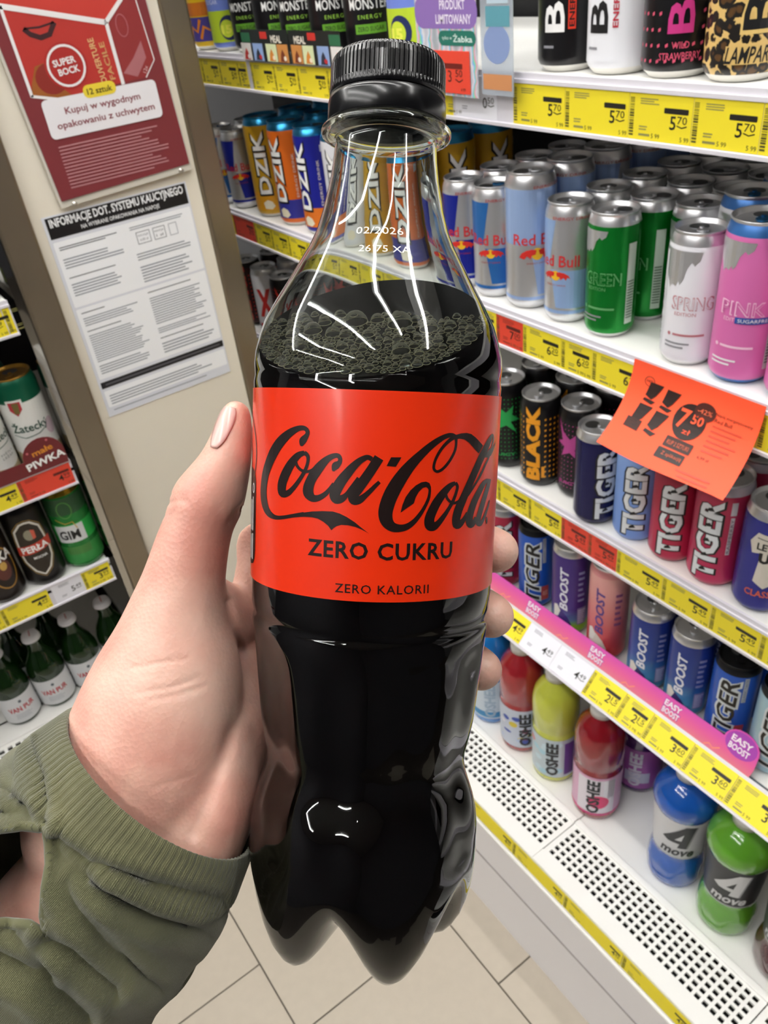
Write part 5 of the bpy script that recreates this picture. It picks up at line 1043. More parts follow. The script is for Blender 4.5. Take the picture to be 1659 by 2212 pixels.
# label
LABR = mat('cola_label_red', '#d02a04', 0.3, **{'Coat Weight': 0.25, 'Coat Roughness': 0.12})
lab = rev('wrap_label', [(0.03185, 0.1050 + (0.1527 - 0.1050) * i / 6) for i in range(7)], LABR, bot, 120); tag(lab, 'glossy red wraparound label with black script lettering')
LOGO_STROKES=[[-1748,13965,-1797,13962,-1741,13973,-1805,13969,-1730,13983,-1817,13980,-1718,13993,-1828,13998,-1705,14004,-1835,14019,-1690,14019,-1841,14042,-1674,14036,-1844,14069,-1659,14051,-1841,14102,-1648,14065,-1824,14139,-1636,14087,-1791,14172,-1620,14120,-1752,14199,-1600,14158,-1717,14221,-1584,14194,-1693,14239,-1572,14225,-1680,14255,-1564,14254,-1672,14270,-1561,14285,-1671,14279,-1567,14317,-1672,14286,-1583,14347,-1679,14297,-1606,14375,-1692,14310,-1639,14401,-1707,14319,-1682,14420,-1723,14323,-1730,14430,-1747,14324,-1783,14433,-1778,14322,-1842,14429,-1815,14316,-1906,14418,-1855,14302,-1976,14401,-1902,14280,-2052,14377,-1956,14251,-2133,14348,-2012,14215,-2214,14313,-2067,14178,-2296,14272,-2121,14137,-2380,14227,-2177,14091,-2463,14176,-2233,14042,-2544,14121,-2286,13993,-2621,14062,-2338,13944,-2692,14000,-2389,13892,-2760,13935,-2440,13838,-2824,13868,-2491,13781,-2886,13796,-2542,13722,-2943,13722,-2593,13659,-2995,13648,-2643,13593,-3044,13576,-2692,13528,-3091,13505,-2739,13465,-3136,13435,-2783,13402,-3177,13364,-2823,13340,-3213,13294,-2859,13280,-3242,13225,-2891,13220,-3265,13158,-2918,13160,-3282,13093,-2941,13101,-3298,13028,-2961,13040,-3312,12962,-2976,12980,-3324,12896,-2986,12919,-3332,12831,-2992,12860,-3333,12767,-2994,12802,-3330,12706,-2991,12747,-3320,12646,-2984,12693,-3305,12587,-2973,12641,-3282,12531,-2958,12593,-3253,12477,-2938,12546,-3217,12425,-2915,12500,-3175,12377,-2888,12459,-3127,12332,-2859,12424,-3074,12294,-2828,12395,-3016,12260,-2794,12370,-2952,12231,-2759,12349,-2882,12209,-2724,12332,-2807,12193,-2686,12316,-2730,12185,-2645,12302,-2654,12182,-2599,12292,-2577,12183,-2549,12286,-2502,12190,-2496,12286,-2430,12201,-2438,12290,-2358,12215,-2372,12300,-2284,12230,-2301,12312,-2203,12248,-2224,12328,-2118,12268,-2141,12348,-2035,12289,-2057,12370,-1956,12306,-1975,12390,-1874,12320,-1891,12411,-1788,12334,-1805,12431,-1713,12345,-1731,12449,-1662,12352,-1680,12462],[-1706,13866,-1669,13769,-1738,13860,-1700,13757,-1787,13851,-1741,13741,-1851,13835,-1780,13722,-1917,13807,-1811,13700,-1978,13770,-1840,13670,-2036,13727,-1873,13631,-2093,13680,-1907,13586,-2147,13630,-1942,13538,-2200,13575,-1977,13488,-2253,13515,-2012,13433,-2303,13453,-2048,13377,-2349,13390,-2081,13320,-2392,13324,-2115,13261,-2433,13255,-2148,13201,-2468,13187,-2177,13143,-2496,13121,-2199,13093,-2515,13059,-2214,13049,-2523,13002,-2224,13008,-2524,12950,-2229,12970,-2519,12904,-2231,12937,-2510,12863,-2232,12910,-2493,12821,-2231,12892,-2458,12778,-2235,12889,-2385,12741,-2260,12898,-2295,12736,-2283,12898,-2225,12750,-2271,12897,-2168,12771,-2243,12902,-2117,12797,-2212,12910,-2074,12826,-2183,12921,-2035,12858,-2150,12939,-2000,12893,-2114,12964,-1964,12932,-2074,12995,-1924,12975,-2030,13032,-1882,13024,-1984,13076,-1841,13075,-1938,13123,-1800,13127,-1895,13171,-1761,13180,-1853,13222,-1721,13236,-1811,13275,-1684,13291,-1773,13328,-1653,13341,-1741,13374,-1629,13384,-1717,13413,-1612,13423,-1697,13447,-1598,13460,-1681,13480,-1585,13496,-1666,13514,-1572,13535,-1652,13550,-1560,13574,-1641,13586,-1551,13612,-1633,13620,-1545,13649,-1629,13651,-1542,13683,-1629,13678,-1542,13716,-1633,13703,-1547,13749,-1640,13723,-1561,13782,-1649,13735,-1587,13812,-1663,13746,-1618,13836,-1687,13757,-1646,13853,-1714,13768,-1663,13864,-1735,13777],[-1967,13631,-1902,13641,-1965,13610,-1897,13620,-1963,13579,-1890,13592,-1957,13542,-1880,13562,-1941,13506,-1866,13538,-1916,13474,-1846,13515,-1885,13443,-1821,13491,-1849,13416,-1792,13469,-1810,13393,-1764,13452,-1768,13376,-1733,13441,-1723,13365,-1699,13434,-1678,13358,-1664,13429,-1634,13357,-1631,13428,-1593,13361,-1602,13430,-1554,13371,-1573,13434,-1516,13385,-1544,13442,-1479,13403,-1515,13454,-1440,13429,-1482,13474,-1401,13461,-1446,13503,-1367,13490,-1414,13532,-1344,13510,-1391,13552],[-920,13441,-961,13443,-913,13449,-967,13451,-904,13459,-975,13464,-892,13468,-983,13483,-880,13477,-986,13506,-865,13488,-988,13530,-847,13501,-988,13558,-832,13512,-981,13590,-823,13518,-962,13624,-817,13528,-931,13650,-803,13549,-899,13664,-783,13577,-875,13670,-763,13609,-861,13674,-750,13640,-852,13682,-743,13669,-844,13693,-740,13699,-840,13704,-742,13729,-839,13713,-750,13758,-842,13725,-763,13787,-850,13738,-782,13815,-858,13747,-810,13838,-863,13749,-845,13851,-868,13750,-880,13855,-880,13750,-916,13852,-898,13747,-952,13846,-919,13739,-992,13835,-945,13727,-1035,13820,-975,13710,-1080,13801,-1005,13689,-1127,13776,-1034,13664,-1174,13747,-1061,13634,-1222,13714,-1090,13598,-1269,13678,-1119,13558,-1313,13641,-1148,13518,-1356,13602,-1177,13478,-1398,13560,-1205,13438,-1438,13516,-1234,13396,-1476,13470,-1262,13354,-1512,13421,-1293,13310,-1546,13369,-1324,13266,-1579,13315,-1353,13222,-1609,13262,-1377,13180,-1637,13209,-1396,13137,-1664,13157,-1412,13095,-1687,13102,-1422,13057,-1703,13048,-1429,13025,-1712,12996,-1431,12998,-1713,12944,-1431,12976,-1703,12891,-1429,12960,-1678,12839,-1428,12949,-1639,12796,-1426,12934,-1591,12761,-1418,12915,-1536,12735,-1409,12897,-1475,12718,-1403,12886,-1413,12715,-1395,12879,-1357,12724,-1374,12876,-1308,12739,-1345,12877,-1262,12759,-1313,12883,-1217,12782,-1280,12894,-1174,12810,-1243,12910,-1133,12840,-1206,12931,-1096,12872,-1172,12953,-1063,12905,-1143,12975,-1036,12939,-1116,13000,-1011,12972,-1088,13028,-985,13003,-1061,13059,-955,13038,-1031,13094,-921,13075,-1002,13133,-891,13108,-976,13169,-871,13130,-958,13193],[-52,13797,-103,13706,-69,13808,-122,13716,-97,13825,-145,13728,-138,13843,-164,13735,-190,13848,-177,13734,-240,13837,-197,13725,-288,13818,-229,13706,-335,13795,-263,13681,-380,13770,-296,13655,-422,13742,-324,13627,-463,13711,-352,13596,-502,13678,-380,13562,-541,13644,-409,13525,-581,13607,-438,13486,-621,13567,-467,13444,-660,13526,-496,13401,-698,13485,-527,13356,-736,13443,-558,13311,-775,13399,-589,13266,-814,13353,-618,13221,-851,13305,-645,13179,-885,13256,-670,13135,-918,13206,-694,13092,-947,13156,-715,13050,-972,13107,-733,13012,-992,13058,-749,12977,-1009,13009,-762,12946,-1020,12956,-770,12923,-1023,12899,-774,12914,-1011,12842,-777,12911,-985,12792,-779,12908,-946,12750,-784,12908,-887,12718,-803,12914,-822,12713,-819,12913,-770,12725,-811,12910,-727,12744,-792,12911,-690,12767,-770,12915,-658,12796,-749,12920,-631,12828,-724,12930,-607,12861,-696,12946,-582,12895,-667,12968,-555,12929,-641,12996,-528,12964,-617,13028,-498,13002,-591,13067,-465,13045,-560,13112,-422,13103,-518,13170,-372,13172,-469,13240,-325,13235,-424,13305,-293,13279,-393,13349],[-15,13848,177,13736,-43,13801,150,13689,-81,13734,110,13622,-125,13660,66,13547,-165,13592,24,13477,-202,13534,-14,13415,-240,13476,-51,13355,-277,13420,-89,13297,-314,13364,-126,13239,-353,13310,-163,13181,-393,13256,-201,13124,-432,13201,-236,13070,-467,13150,-268,13021,-499,13101,-299,12974,-529,13052,-329,12932,-556,13000,-350,12900,-577,12944,-360,12882,-586,12885,-363,12878,-579,12827,-365,12881,-553,12773,-371,12891,-504,12729,-391,12906,-443,12712,-410,12909,-391,12716,-405,12905,-345,12729,-389,12903,-302,12750,-371,12903,-264,12778,-350,12909,-232,12809,-323,12923,-203,12842,-291,12943,-174,12873,-258,12967,-144,12906,-225,12993,-112,12941,-191,13022,-81,12975,-158,13052,-52,13008,-127,13081,-25,13038,-99,13107,-1,13067,-72,13133,22,13095,-47,13159,45,13122,-21,13185,70,13150,8,13212,97,13180,37,13240,121,13206,63,13264,138,13224,81,13281],[1258,13076,1322,13069,1255,13046,1320,13038,1250,13003,1318,12995,1242,12957,1314,12944,1232,12913,1305,12894,1217,12872,1291,12847,1199,12830,1272,12800,1178,12787,1251,12754,1155,12743,1229,12708,1130,12701,1206,12662,1104,12658,1181,12616,1075,12616,1154,12569,1044,12575,1125,12522,1010,12532,1093,12475,973,12490,1058,12427,936,12450,1021,12379,898,12415,983,12335,859,12384,943,12295,820,12357,902,12257,782,12335,858,12223,744,12319,812,12194,708,12308,763,12170,670,12301,712,12152,633,12299,660,12138,597,12301,609,12130,562,12307,556,12125,527,12316,500,12125,499,12329,443,12132,478,12345,385,12147,463,12363,330,12171,450,12384,278,12202,441,12407,231,12242,435,12428,190,12289,430,12452,158,12343,427,12478,132,12402,426,12507,115,12465,426,12537,106,12533,429,12571,106,12602,436,12613,114,12670,446,12660,126,12736,459,12712,142,12801,475,12765,161,12869,494,12821,184,12937,517,12879,211,13006,541,12937,240,13073,566,12994,272,13140,594,13052,308,13205,624,13112,345,13269,655,13170,384,13330,686,13229,424,13390,719,13286,467,13449,752,13344,511,13506,786,13400,556,13562,822,13456,603,13616,858,13511,652,13668,896,13565,702,13719,935,13618,753,13769,977,13670,806,13818,1020,13722,860,13866,1066,13773,915,13911,1112,13823,969,13956,1159,13871,1022,14000,1207,13919,1076,14044,1255,13964,1131,14086,1302,14006,1184,14125,1348,14044,1237,14162,1393,14080,1288,14195,1437,14114,1339,14226,1481,14145,1390,14255,1524,14173,1440,14280,1566,14200,1490,14304,1607,14223,1540,14324,1646,14242,1589,14342,1687,14257,1638,14357,1726,14270,1687,14369,1762,14278,1737,14378,1792,14281,1786,14380,1819,14282,1834,14376,1843,14279,1880,14365,1862,14274,1923,14346,1876,14268,1958,14318,1888,14257,1980,14283,1900,14237,1988,14248,1909,14208,1990,14211,1915,14174,1990,14173,1916,14135,1989,14131,1913,14091,1986,14084,1905,14046,1979,14035,1894,14003,1967,13987,1878,13962,1949,13941,1857,13922,1928,13897,1833,13881,1903,13853,1807,13841,1876,13810,1779,13800,1847,13768,1749,13760,1816,13725,1717,13722,1783,13684,1685,13686,1749,13645,1652,13653,1713,13609,1618,13621,1675,13575,1584,13593,1638,13545,1553,13571,1601,13519,1524,13555,1564,13499,1496,13543,1528,13484,1473,13537,1491,13474,1456,13535,1453,13472,1442,13538,1416,13480,1427,13546,1384,13498,1413,13557,1359,13522,1404,13570,1340,13551,1399,13589,1331,13583,1397,13614,1329,13618,1400,13645,1332,13654,1406,13677,1339,13691,1415,13712,1348,13730,1429,13750,1362,13771,1446,13789,1379,13814,1467,13830,1400,13858,1491,13872,1424,13903,1519,13917,1452,13950,1549,13961,1483,13997,1581,14001,1515,14041,1614,14038,1548,14081,1648,14071,1583,14118,1685,14103,1619,14153,1722,14133,1656,14187,1762,14162,1695,14220,1804,14190,1737,14252,1844,14213,1779,14281,1878,14230,1821,14305,1906,14240,1866,14321,1935,14245,1909,14329,1964,14248,1943,14333,1987,14251,1964,14336],[1963,13272,2014,13195,1934,13266,1988,13182,1890,13258,1954,13164,1837,13243,1919,13144,1782,13221,1887,13120,1730,13191,1856,13089,1680,13157,1821,13051,1630,13119,1786,13009,1582,13078,1750,12964,1536,13034,1713,12919,1490,12986,1677,12870,1446,12935,1641,12820,1405,12883,1608,12771,1367,12829,1577,12721,1333,12773,1546,12669,1301,12716,1519,12617,1273,12661,1495,12567,1247,12608,1474,12518,1222,12553,1457,12471,1202,12498,1444,12429,1188,12442,1438,12395,1181,12386,1437,12366,1182,12331,1441,12340,1192,12279,1446,12323,1215,12224,1443,12324,1266,12171,1423,12342,1333,12142,1397,12351,1393,12137,1385,12348,1445,12146,1385,12342,1489,12165,1396,12338,1527,12191,1418,12338,1561,12222,1447,12345,1594,12255,1479,12359,1628,12291,1511,12381,1662,12332,1546,12412,1696,12374,1583,12448,1729,12418,1620,12486,1763,12464,1658,12526,1798,12513,1698,12570,1832,12563,1737,12615,1866,12613,1774,12660,1899,12663,1809,12707,1932,12713,1843,12754,1963,12764,1875,12801,1991,12815,1903,12848,2016,12868,1929,12897,2039,12921,1953,12948,2058,12972,1973,12996,2073,13018,1988,13039,2086,13057,2000,13076,2095,13091,2007,13107,2100,13125,2009,13132,2098,13160,2007,13150,2082,13195,1997,13166,2057,13225,1979,13181,2036,13247,1957,13197,2023,13260,1941,13210],[1699,12970,1759,12980,1704,12951,1766,12961,1711,12923,1777,12936,1722,12891,1790,12910,1740,12859,1804,12889,1766,12832,1823,12870,1795,12807,1847,12850,1828,12785,1872,12832,1860,12767,1898,12818,1893,12752,1922,12808,1928,12741,1945,12800,1967,12734,1967,12796,2009,12735,1988,12797,2052,12744,2016,12802,2094,12759,2049,12813,2134,12779,2083,12829,2172,12801,2114,12846,2208,12829,2142,12869,2242,12861,2171,12898,2269,12890,2197,12926,2288,12910,2216,12946],[3356,14347,3484,14323,3317,14327,3468,14298,3264,14300,3446,14264,3204,14265,3418,14222,3144,14224,3382,14175,3082,14175,3337,14121,3017,14119,3284,14060,2954,14059,3229,13996,2896,14001,3175,13933,2844,13945,3123,13875,2797,13890,3072,13819,2750,13832,3021,13761,2702,13770,2970,13699,2652,13702,2917,13631,2602,13629,2862,13558,2552,13555,2809,13483,2504,13482,2757,13409,2458,13410,2706,13337,2414,13339,2657,13265,2370,13267,2608,13193,2326,13196,2562,13121,2281,13124,2517,13047,2237,13052,2473,12973,2193,12981,2431,12901,2152,12913,2392,12831,2112,12849,2354,12763,2073,12786,2319,12699,2036,12724,2288,12638,2005,12662,2262,12582,1981,12600,2240,12528,1962,12540,2221,12475,1948,12482,2206,12427,1940,12425,2196,12385,1937,12370,2193,12346,1942,12316,2194,12309,1954,12265,2197,12284,1984,12209,2190,12287,2073,12155,2135,12317,2162,12152,2096,12318,2215,12169,2100,12315,2254,12192,2119,12317,2289,12219,2143,12325,2319,12252,2175,12341,2348,12287,2210,12364,2377,12323,2246,12390,2410,12366,2285,12425,2447,12413,2327,12467,2481,12457,2364,12507,2504,12487,2391,12535],[2443,12901,2362,12941,2486,12942,2406,12981,2549,13001,2471,13038,2621,13068,2545,13102,2690,13133,2613,13165,2755,13194,2675,13224,2820,13256,2736,13286,2885,13318,2796,13348,2946,13380,2853,13408,3004,13442,2908,13468,3057,13505,2961,13529,3107,13564,3012,13588,3154,13617,3061,13640,3196,13658,3107,13681,3233,13693,3148,13714,3269,13727,3186,13746,3306,13769,3226,13784,3346,13821,3267,13834,3386,13878,3311,13889,3426,13937,3352,13947,3463,13994,3389,14003,3498,14048,3420,14057,3532,14103,3448,14111,3560,14155,3470,14162,3578,14201,3482,14207,3579,14242,3482,14244,3568,14277,3473,14276,3550,14306,3458,14303,3529,14330,3444,14322,3496,14349,3432,14331,3451,14359,3422,14333,3419,14361,3404,14335,3403,14363,3386,14338],[3254,13283,3371,13212,3208,13276,3326,13200,3139,13265,3271,13184,3059,13246,3218,13165,2984,13216,3173,13140,2920,13174,3129,13104,2862,13126,3082,13057,2808,13075,3034,13004,2756,13024,2986,12950,2706,12974,2938,12897,2657,12921,2892,12843,2609,12866,2849,12789,2566,12807,2810,12733,2526,12745,2774,12674,2489,12679,2740,12611,2457,12614,2711,12549,2431,12552,2687,12491,2411,12493,2669,12438,2397,12436,2656,12388,2388,12382,2647,12343,2387,12332,2644,12307,2395,12284,2645,12280,2413,12240,2649,12258,2441,12199,2650,12248,2499,12156,2627,12260,2600,12133,2570,12271,2672,12145,2555,12266,2718,12167,2570,12268,2756,12196,2592,12275,2788,12234,2624,12298,2817,12281,2663,12334,2843,12324,2699,12372,2861,12354,2726,12398],[3304,13277,3516,13247,3286,13244,3503,13213,3261,13198,3484,13165,3232,13145,3460,13109,3200,13091,3432,13051,3163,13037,3397,12993,3123,12979,3358,12932,3082,12919,3319,12871,3043,12860,3281,12810,3007,12801,3244,12750,2972,12741,3207,12690,2938,12682,3172,12631,2907,12625,3139,12573,2877,12567,3107,12515,2848,12510,3076,12458,2822,12454,3049,12405,2802,12404,3029,12357,2788,12358,3016,12315,2778,12315,3007,12278,2774,12276,3004,12249,2782,12237,3005,12233,2809,12198,3004,12228,2863,12162,2992,12231,2949,12138,2959,12238,3038,12142,2931,12234,3092,12163,2946,12237,3134,12191,2980,12253,3174,12224,3021,12278,3212,12260,3062,12307,3250,12302,3103,12343,3289,12349,3147,12386,3327,12398,3190,12432,3361,12445,3230,12475,3392,12489,3267,12517,3421,12533,3301,12558,3446,12575,3333,12597,3467,12612,3361,12632,3483,12648,3387,12665,3495,12681,3409,12695,3502,12708,3427,12720,3508,12727,3440,12738]]
LOGO_POLYS=[[-1716,12441,-1441,12495,-1181,12526,-933,12535,-766,12499,-600,12429,-418,12324,-255,12199,-84,12078,-236,12155,-397,12215,-559,12245,-722,12244,-831,12209,-904,12159,-953,12102,-1037,12203,-1155,12283,-1295,12343,-1458,12364,-1713,12350],[348,13809,581,13815,466,13603,253,13611],[607,12567,646,12745,711,12922,814,13073,939,13189,1068,13260,1182,13277,1272,13242,1316,13152,1323,13045,1261,13046,1249,13108,1198,13153,1112,13136,1020,13047,950,12923,910,12781,775,12692],[1914,14334,2091,14374,2268,14384,2434,14360,2619,14272,2940,14085,2764,13903,2547,14036,2365,14164,2201,14237,2050,14254,1920,14232],[3047,13803,3158,13912,3283,14002,3499,14024,3720,14171,3684,14057,3561,13937,3407,13828,3218,13788],[3297,12248,3312,12324,3360,12334,3402,12295,3415,12206,3385,12157,3333,12167]]
p = Print(); LK = mat('label_black_ink', '#170c0a', 0.3, **{'Coat Weight': 0.15, 'Coat Roughness': 0.12})
for row in LOGO_STROKES:
    V = [(row[i] / 1e5, row[i + 1] / 1e5) for i in range(0, len(row), 2)]
    p.add(V, [(2 * i, 2 * i + 1, 2 * i + 3, 2 * i + 2) for i in range(len(V) // 2 - 1)], LK, 0)
for row in LOGO_POLYS: p.poly([(row[i] / 1e5, row[i + 1] / 1e5) for i in range(0, len(row), 2)], LK, 0)
RLB = 0.0319
p.text('ZERO CUKRU', radians(3.95) * RLB, 0.1167, LK, w=0.0352, h=0.0040, off=0.022, sp=1.08)
p.text('ZERO KALORII', radians(4.8) * RLB, 0.1079, LK, w=0.0220, h=0.0021, off=0.006, sp=1.1)
p.rrect(radians(-140) * RLB, 0.1085, radians(-66) * RLB, 0.1330, 0.004, LK, 0)
p.ring(radians(-86) * RLB, 0.1365, 0.0115, 0.0105, 0.0006, LK, 0); p.ring(radians(-88) * RLB, 0.1365, 0.007, 0.0066, 0.0010, LK, 0)
WL = ink('#c9c4c0'); p.ring(radians(-69.5) * RLB, 0.1280, 0.0011, 0.0013, 0.0004, WL, 1)
for i, (wd, zz, ln) in enumerate(((0, 0.1215, 0.0085), (1, 0.1145, 0.004), (2, 0.1115, 0.003))): p.rect(radians(-71) * RLB, zz - ln / 2, radians(-69.5) * RLB, zz + ln / 2, WL, 1); p.rect(radians(-74.5) * RLB, zz - ln / 2, radians(-73) * RLB, zz + ln * 0.4, WL, 1)
o = link('label_lettering', p.mesh('label_lettering', lambda z: 0.03185, 0.0016, 0.00009), lab)
p = Print(); DT = mat('date_print_white', '#d6d6cc', 0.4)
p.text('02/2026', -0.0008, 0.1895, DT, w=0.0110, h=0.0017); p.text('26 75 XA', 0.0005, 0.1850, DT, w=0.0120, h=0.0016)
link('date_print', p.mesh('date_print', bprof, 0.001, 0.0001), bot)
# ------------------------------------------------------------------ hand and sleeve
def loft(bm, secs, seg=22, dome0=True, dome1=True):
    C_ = [cam_pt(s[0], s[1], s[2]) for s in secs]; rings = []
    def ring(c, t, a, b):
        side = t.cross(FW).normalized(); dep = side.cross(t).normalized()
        return [bm.verts.new(c + side * (a * cos(2 * pi * k / seg)) + dep * (b * sin(2 * pi * k / seg))) for k in range(seg)]
    n = len(secs); T = [(C_[min(i + 1, n - 1)] - C_[max(i - 1, 0)]).normalized() for i in range(n)]
    A_ = [s[3] * s[2] / FPX for s in secs]; B_ = [s[4] for s in secs]
    if dome0:
        for q in (0.97, 0.85, 0.6, 0.3): rings.append(ring(C_[0] - T[0] * (A_[0] * q * 0.9), T[0], A_[0] * sqrt(1 - q * q), B_[0] * sqrt(1 - q * q)))
    for i in range(n): rings.append(ring(C_[i], T[i], A_[i], B_[i]))
    if dome1:
        for q in (0.3, 0.6, 0.85, 0.97): rings.append(ring(C_[-1] + T[-1] * (A_[-1] * q * 0.9), T[-1], A_[-1] * sqrt(1 - q * q), B_[-1] * sqrt(1 - q * q)))
    for r0, r1 in zip(rings, rings[1:]):
        for k in range(seg): bm.faces.new((r0[k], r0[(k + 1) % seg], r1[(k + 1) % seg], r1[k]))
    bm.faces.new(list(reversed(rings[0]))); bm.faces.new(rings[-1])
def cat_rom(P, n=5):
    out = []
    for i in range(len(P) - 1):
        p0, p1, p2, p3 = P[max(i - 1, 0)], P[i], P[i + 1], P[min(i + 2, len(P) - 1)]
        for k in range(n):
            u = k / n; out.append(tuple(0.5 * (2 * b + (c - a) * u + (2 * a - 5 * b + 4 * c - d) * u * u + (3 * b - a - 3 * c + d) * u ** 3) for a, b, c, d in zip(p0, p1, p2, p3)))
    out.append(tuple(P[-1])); return out
bm = bmesh.new()
THUMB = [(511, 893, 0.2180, 31, 0.0058), (507, 915, 0.2178, 38, 0.0070), (501, 950, 0.2172, 45, 0.0080), (487, 1000, 0.2166, 56, 0.0088), (465, 1050, 0.2163, 71, 0.0098), (447, 1085, 0.2163, 78, 0.0102), (432, 1125, 0.2170, 74, 0.0100), (414, 1185, 0.2180, 80, 0.0105), (398, 1255, 0.2192, 90, 0.0115), (384, 1330, 0.2205, 112, 0.0135), (374, 1415, 0.2215, 148, 0.0160), (356, 1500, 0.2222, 170, 0.0180), (328, 1590, 0.2230, 180, 0.0190), (285, 1690, 0.2235, 182, 0.0200), (230, 1790, 0.2235, 180, 0.0210)]
loft(bm, cat_rom(THUMB, 3), 28)
PALM = [(562, 1195, 0.2440, 46, 0.0080), (556, 1300, 0.2450, 60, 0.0105), (543, 1400, 0.2440, 72, 0.0125), (522, 1500, 0.2410, 88, 0.0150), (490, 1600, 0.2360, 100, 0.0170), (440, 1690, 0.2310, 130, 0.0185), (370, 1780, 0.2280, 165, 0.0200), (290, 1870, 0.2260, 185, 0.0215), (200, 1970, 0.2240, 195, 0.0225), (100, 2090, 0.2220, 200, 0.0235), (20, 2190, 0.2210, 205, 0.0240)]
loft(bm, cat_rom(PALM, 3), 28)
loft(bm, cat_rom([(505, 1560, 0.2290, 48, 0.012), (500, 1640, 0.2285, 62, 0.015), (480, 1730, 0.2280, 80, 0.017), (430, 1820, 0.2270, 95, 0.018)], 3), 20)   # heel of the hand
loft(bm, cat_rom([(455, 1300, 0.2270, 55, 0.010), (500, 1330, 0.2360, 62, 0.011), (540, 1330, 0.2430, 62, 0.010)], 3), 20)      # web between thumb and index
def bl(theta, z, rad): return BM @ Vector((rad * sin(theta), -rad * cos(theta), z))
def to_cam(P): d = P - EYE; zc = d.dot(FW); return (829.5 + FPX * d.dot(RT) / zc, 1106 + FPX * d.dot(DN) / zc, zc)
def tube_pts(bm, pts, rad, seg=18):
    n = len(pts); rings = []; prev = None
    T = [(pts[min(i + 1, n - 1)] - pts[max(i - 1, 0)]).normalized() for i in range(n)]
    P2 = []; R2_ = []; T2 = []
    for q in (0.98, 0.88, 0.65, 0.35): P2.append(pts[0] - T[0] * rad[0] * q); R2_.append(rad[0] * sqrt(1 - q * q)); T2.append(T[0])
    P2 += pts; R2_ += rad; T2 += T
    for c, r, t in zip(P2, R2_, T2):
        a = t.orthogonal().normalized() if prev is None else (prev - t * prev.dot(t)).normalized(); prev = a; b = t.cross(a)
        rings.append([bm.verts.new(c + (a * cos(2 * pi * k / seg) + b * sin(2 * pi * k / seg)) * r) for k in range(seg)])
    for r0, r1 in zip(rings, rings[1:]):
        for k in range(seg): bm.faces.new((r0[k], r0[(k + 1) % seg], r1[(k + 1) % seg], r1[k]))
    bm.faces.new(list(reversed(rings[0]))); bm.faces.new(rings[-1])
for ztip, zbase, th0, rr in ((0.1095, 0.1055, 113, 0.0073), (0.0905, 0.0880, 113, 0.0074), (0.0740, 0.0715, 116, 0.0071), (0.0590, 0.0570, 150, 0.0062)):
    pts = []; rad = []
    for i in range(19):
        u = i / 18; th = radians(th0 + (238 - th0) * u); z = ztip + (zbase - ztip) * u
        base_r = max(bprof(z), bprof(z + 0.004), bprof(z - 0.004)); kn = 1 + 0.07 * (sin(u * pi * 3) ** 2)
        r = rr * (0.93 + 0.25 * u) * kn * (0.96 if u < 0.05 else 1); pts.append(bl(th, z, base_r + r + 0.0004)); rad.append(r)
    tube_pts(bm, pts, rad)
me = bpy.data.meshes.new('hand_raw'); bm.to_mesh(me); bm.free()
tmp = bpy.data.objects.new('hand_raw', me); COL.objects.link(tmp)
m_ = tmp.modifiers.new('r', 'REMESH'); m_.mode = 'VOXEL'; m_.voxel_size = 0.0009; m_.use_smooth_shade = True
m2 = tmp.modifiers.new('s', 'SMOOTH'); m2.factor = 0.5; m2.iterations = 20
dg = bpy.context.evaluated_depsgraph_get(); hme = bpy.data.meshes.new_from_object(tmp.evaluated_get(dg)); bpy.data.objects.remove(tmp); bpy.data.meshes.remove(me)
hme.name = 'person'
CREASE = [([(366, 1086), (384, 1079), (402, 1083)], 5, 0.0005), ([(371, 1070), (388, 1067), (404, 1072)], 4, 0.0003), ([(536, 1092), (512, 1108), (500, 1128)], 7, 0.0009), ([(285, 1443), (340, 1432), (402, 1424)], 5, 0.00025), ([(300, 1496), (360, 1488), (425, 1466)], 5, 0.0003), ([(322, 1512), (385, 1502), (440, 1484)], 5, 0.00025), ([(500, 1578), (482, 1640), (448, 1730), (420, 1800)], 12, 0.0007), ([(496, 1300), (505, 1345), (528, 1400)], 8, 0.0010), ([(330, 1700), (370, 1690), (410, 1675)], 5, 0.0002), ([(355, 1115), (375, 1110)], 4, 0.0002)]
def seg_d(px, py, a, b):
    dx, dy = b[0] - a[0], b[1] - a[1]; t_ = max(0, min(1, ((px - a[0]) * dx + (py - a[1]) * dy) / (dx * dx + dy * dy))); return hypot(px - a[0] - t_ * dx, py - a[1] - t_ * dy)
for v in hme.vertices:
    nrm = v.normal
    if nrm.dot(FW) > -0.05: continue
    px, py, zc = to_cam(v.co); push = 0
    for pl, w, dpt in CREASE:
        if not (min(q[0] for q in pl) - 30 < px < max(q[0] for q in pl) + 30 and min(q[1] for q in pl) - 30 < py < max(q[1] for q in pl) + 30): continue
        d_ = min(seg_d(px, py, a, b) for a, b in zip(pl, pl[1:])); push = max(push, dpt * math.exp(-(d_ / w) ** 2))
    if push: v.co -= nrm * push
SKIN = mat('hand_skin', '#dcae96', 0.40, **{'Subsurface Weight': 0.18, 'Subsurface Radius': (0.006, 0.0025, 0.0015), 'Subsurface Scale': 1.0, 'Specular IOR Level': 0.4})
nt = SKIN.node_tree; bs = nt.nodes['Principled BSDF']; tc = nt.nodes.new('ShaderNodeTexCoord')
n1 = nt.nodes.new('ShaderNodeTexNoise'); n1.inputs['Scale'].default_value = 34; n1.inputs['Detail'].default_value = 3
n2 = nt.nodes.new('ShaderNodeTexNoise'); n2.inputs['Scale'].default_value = 420; n2.inputs['Detail'].default_value = 5
n3 = nt.nodes.new('ShaderNodeTexVoronoi'); n3.inputs['Scale'].default_value = 900
rp = nt.nodes.new('ShaderNodeValToRGB'); e = rp.color_ramp.elements; e[0].position = 0.36; e[0].color = lin('#cf9384'); e[1].position = 0.66; e[1].color = lin('#e2bba9')
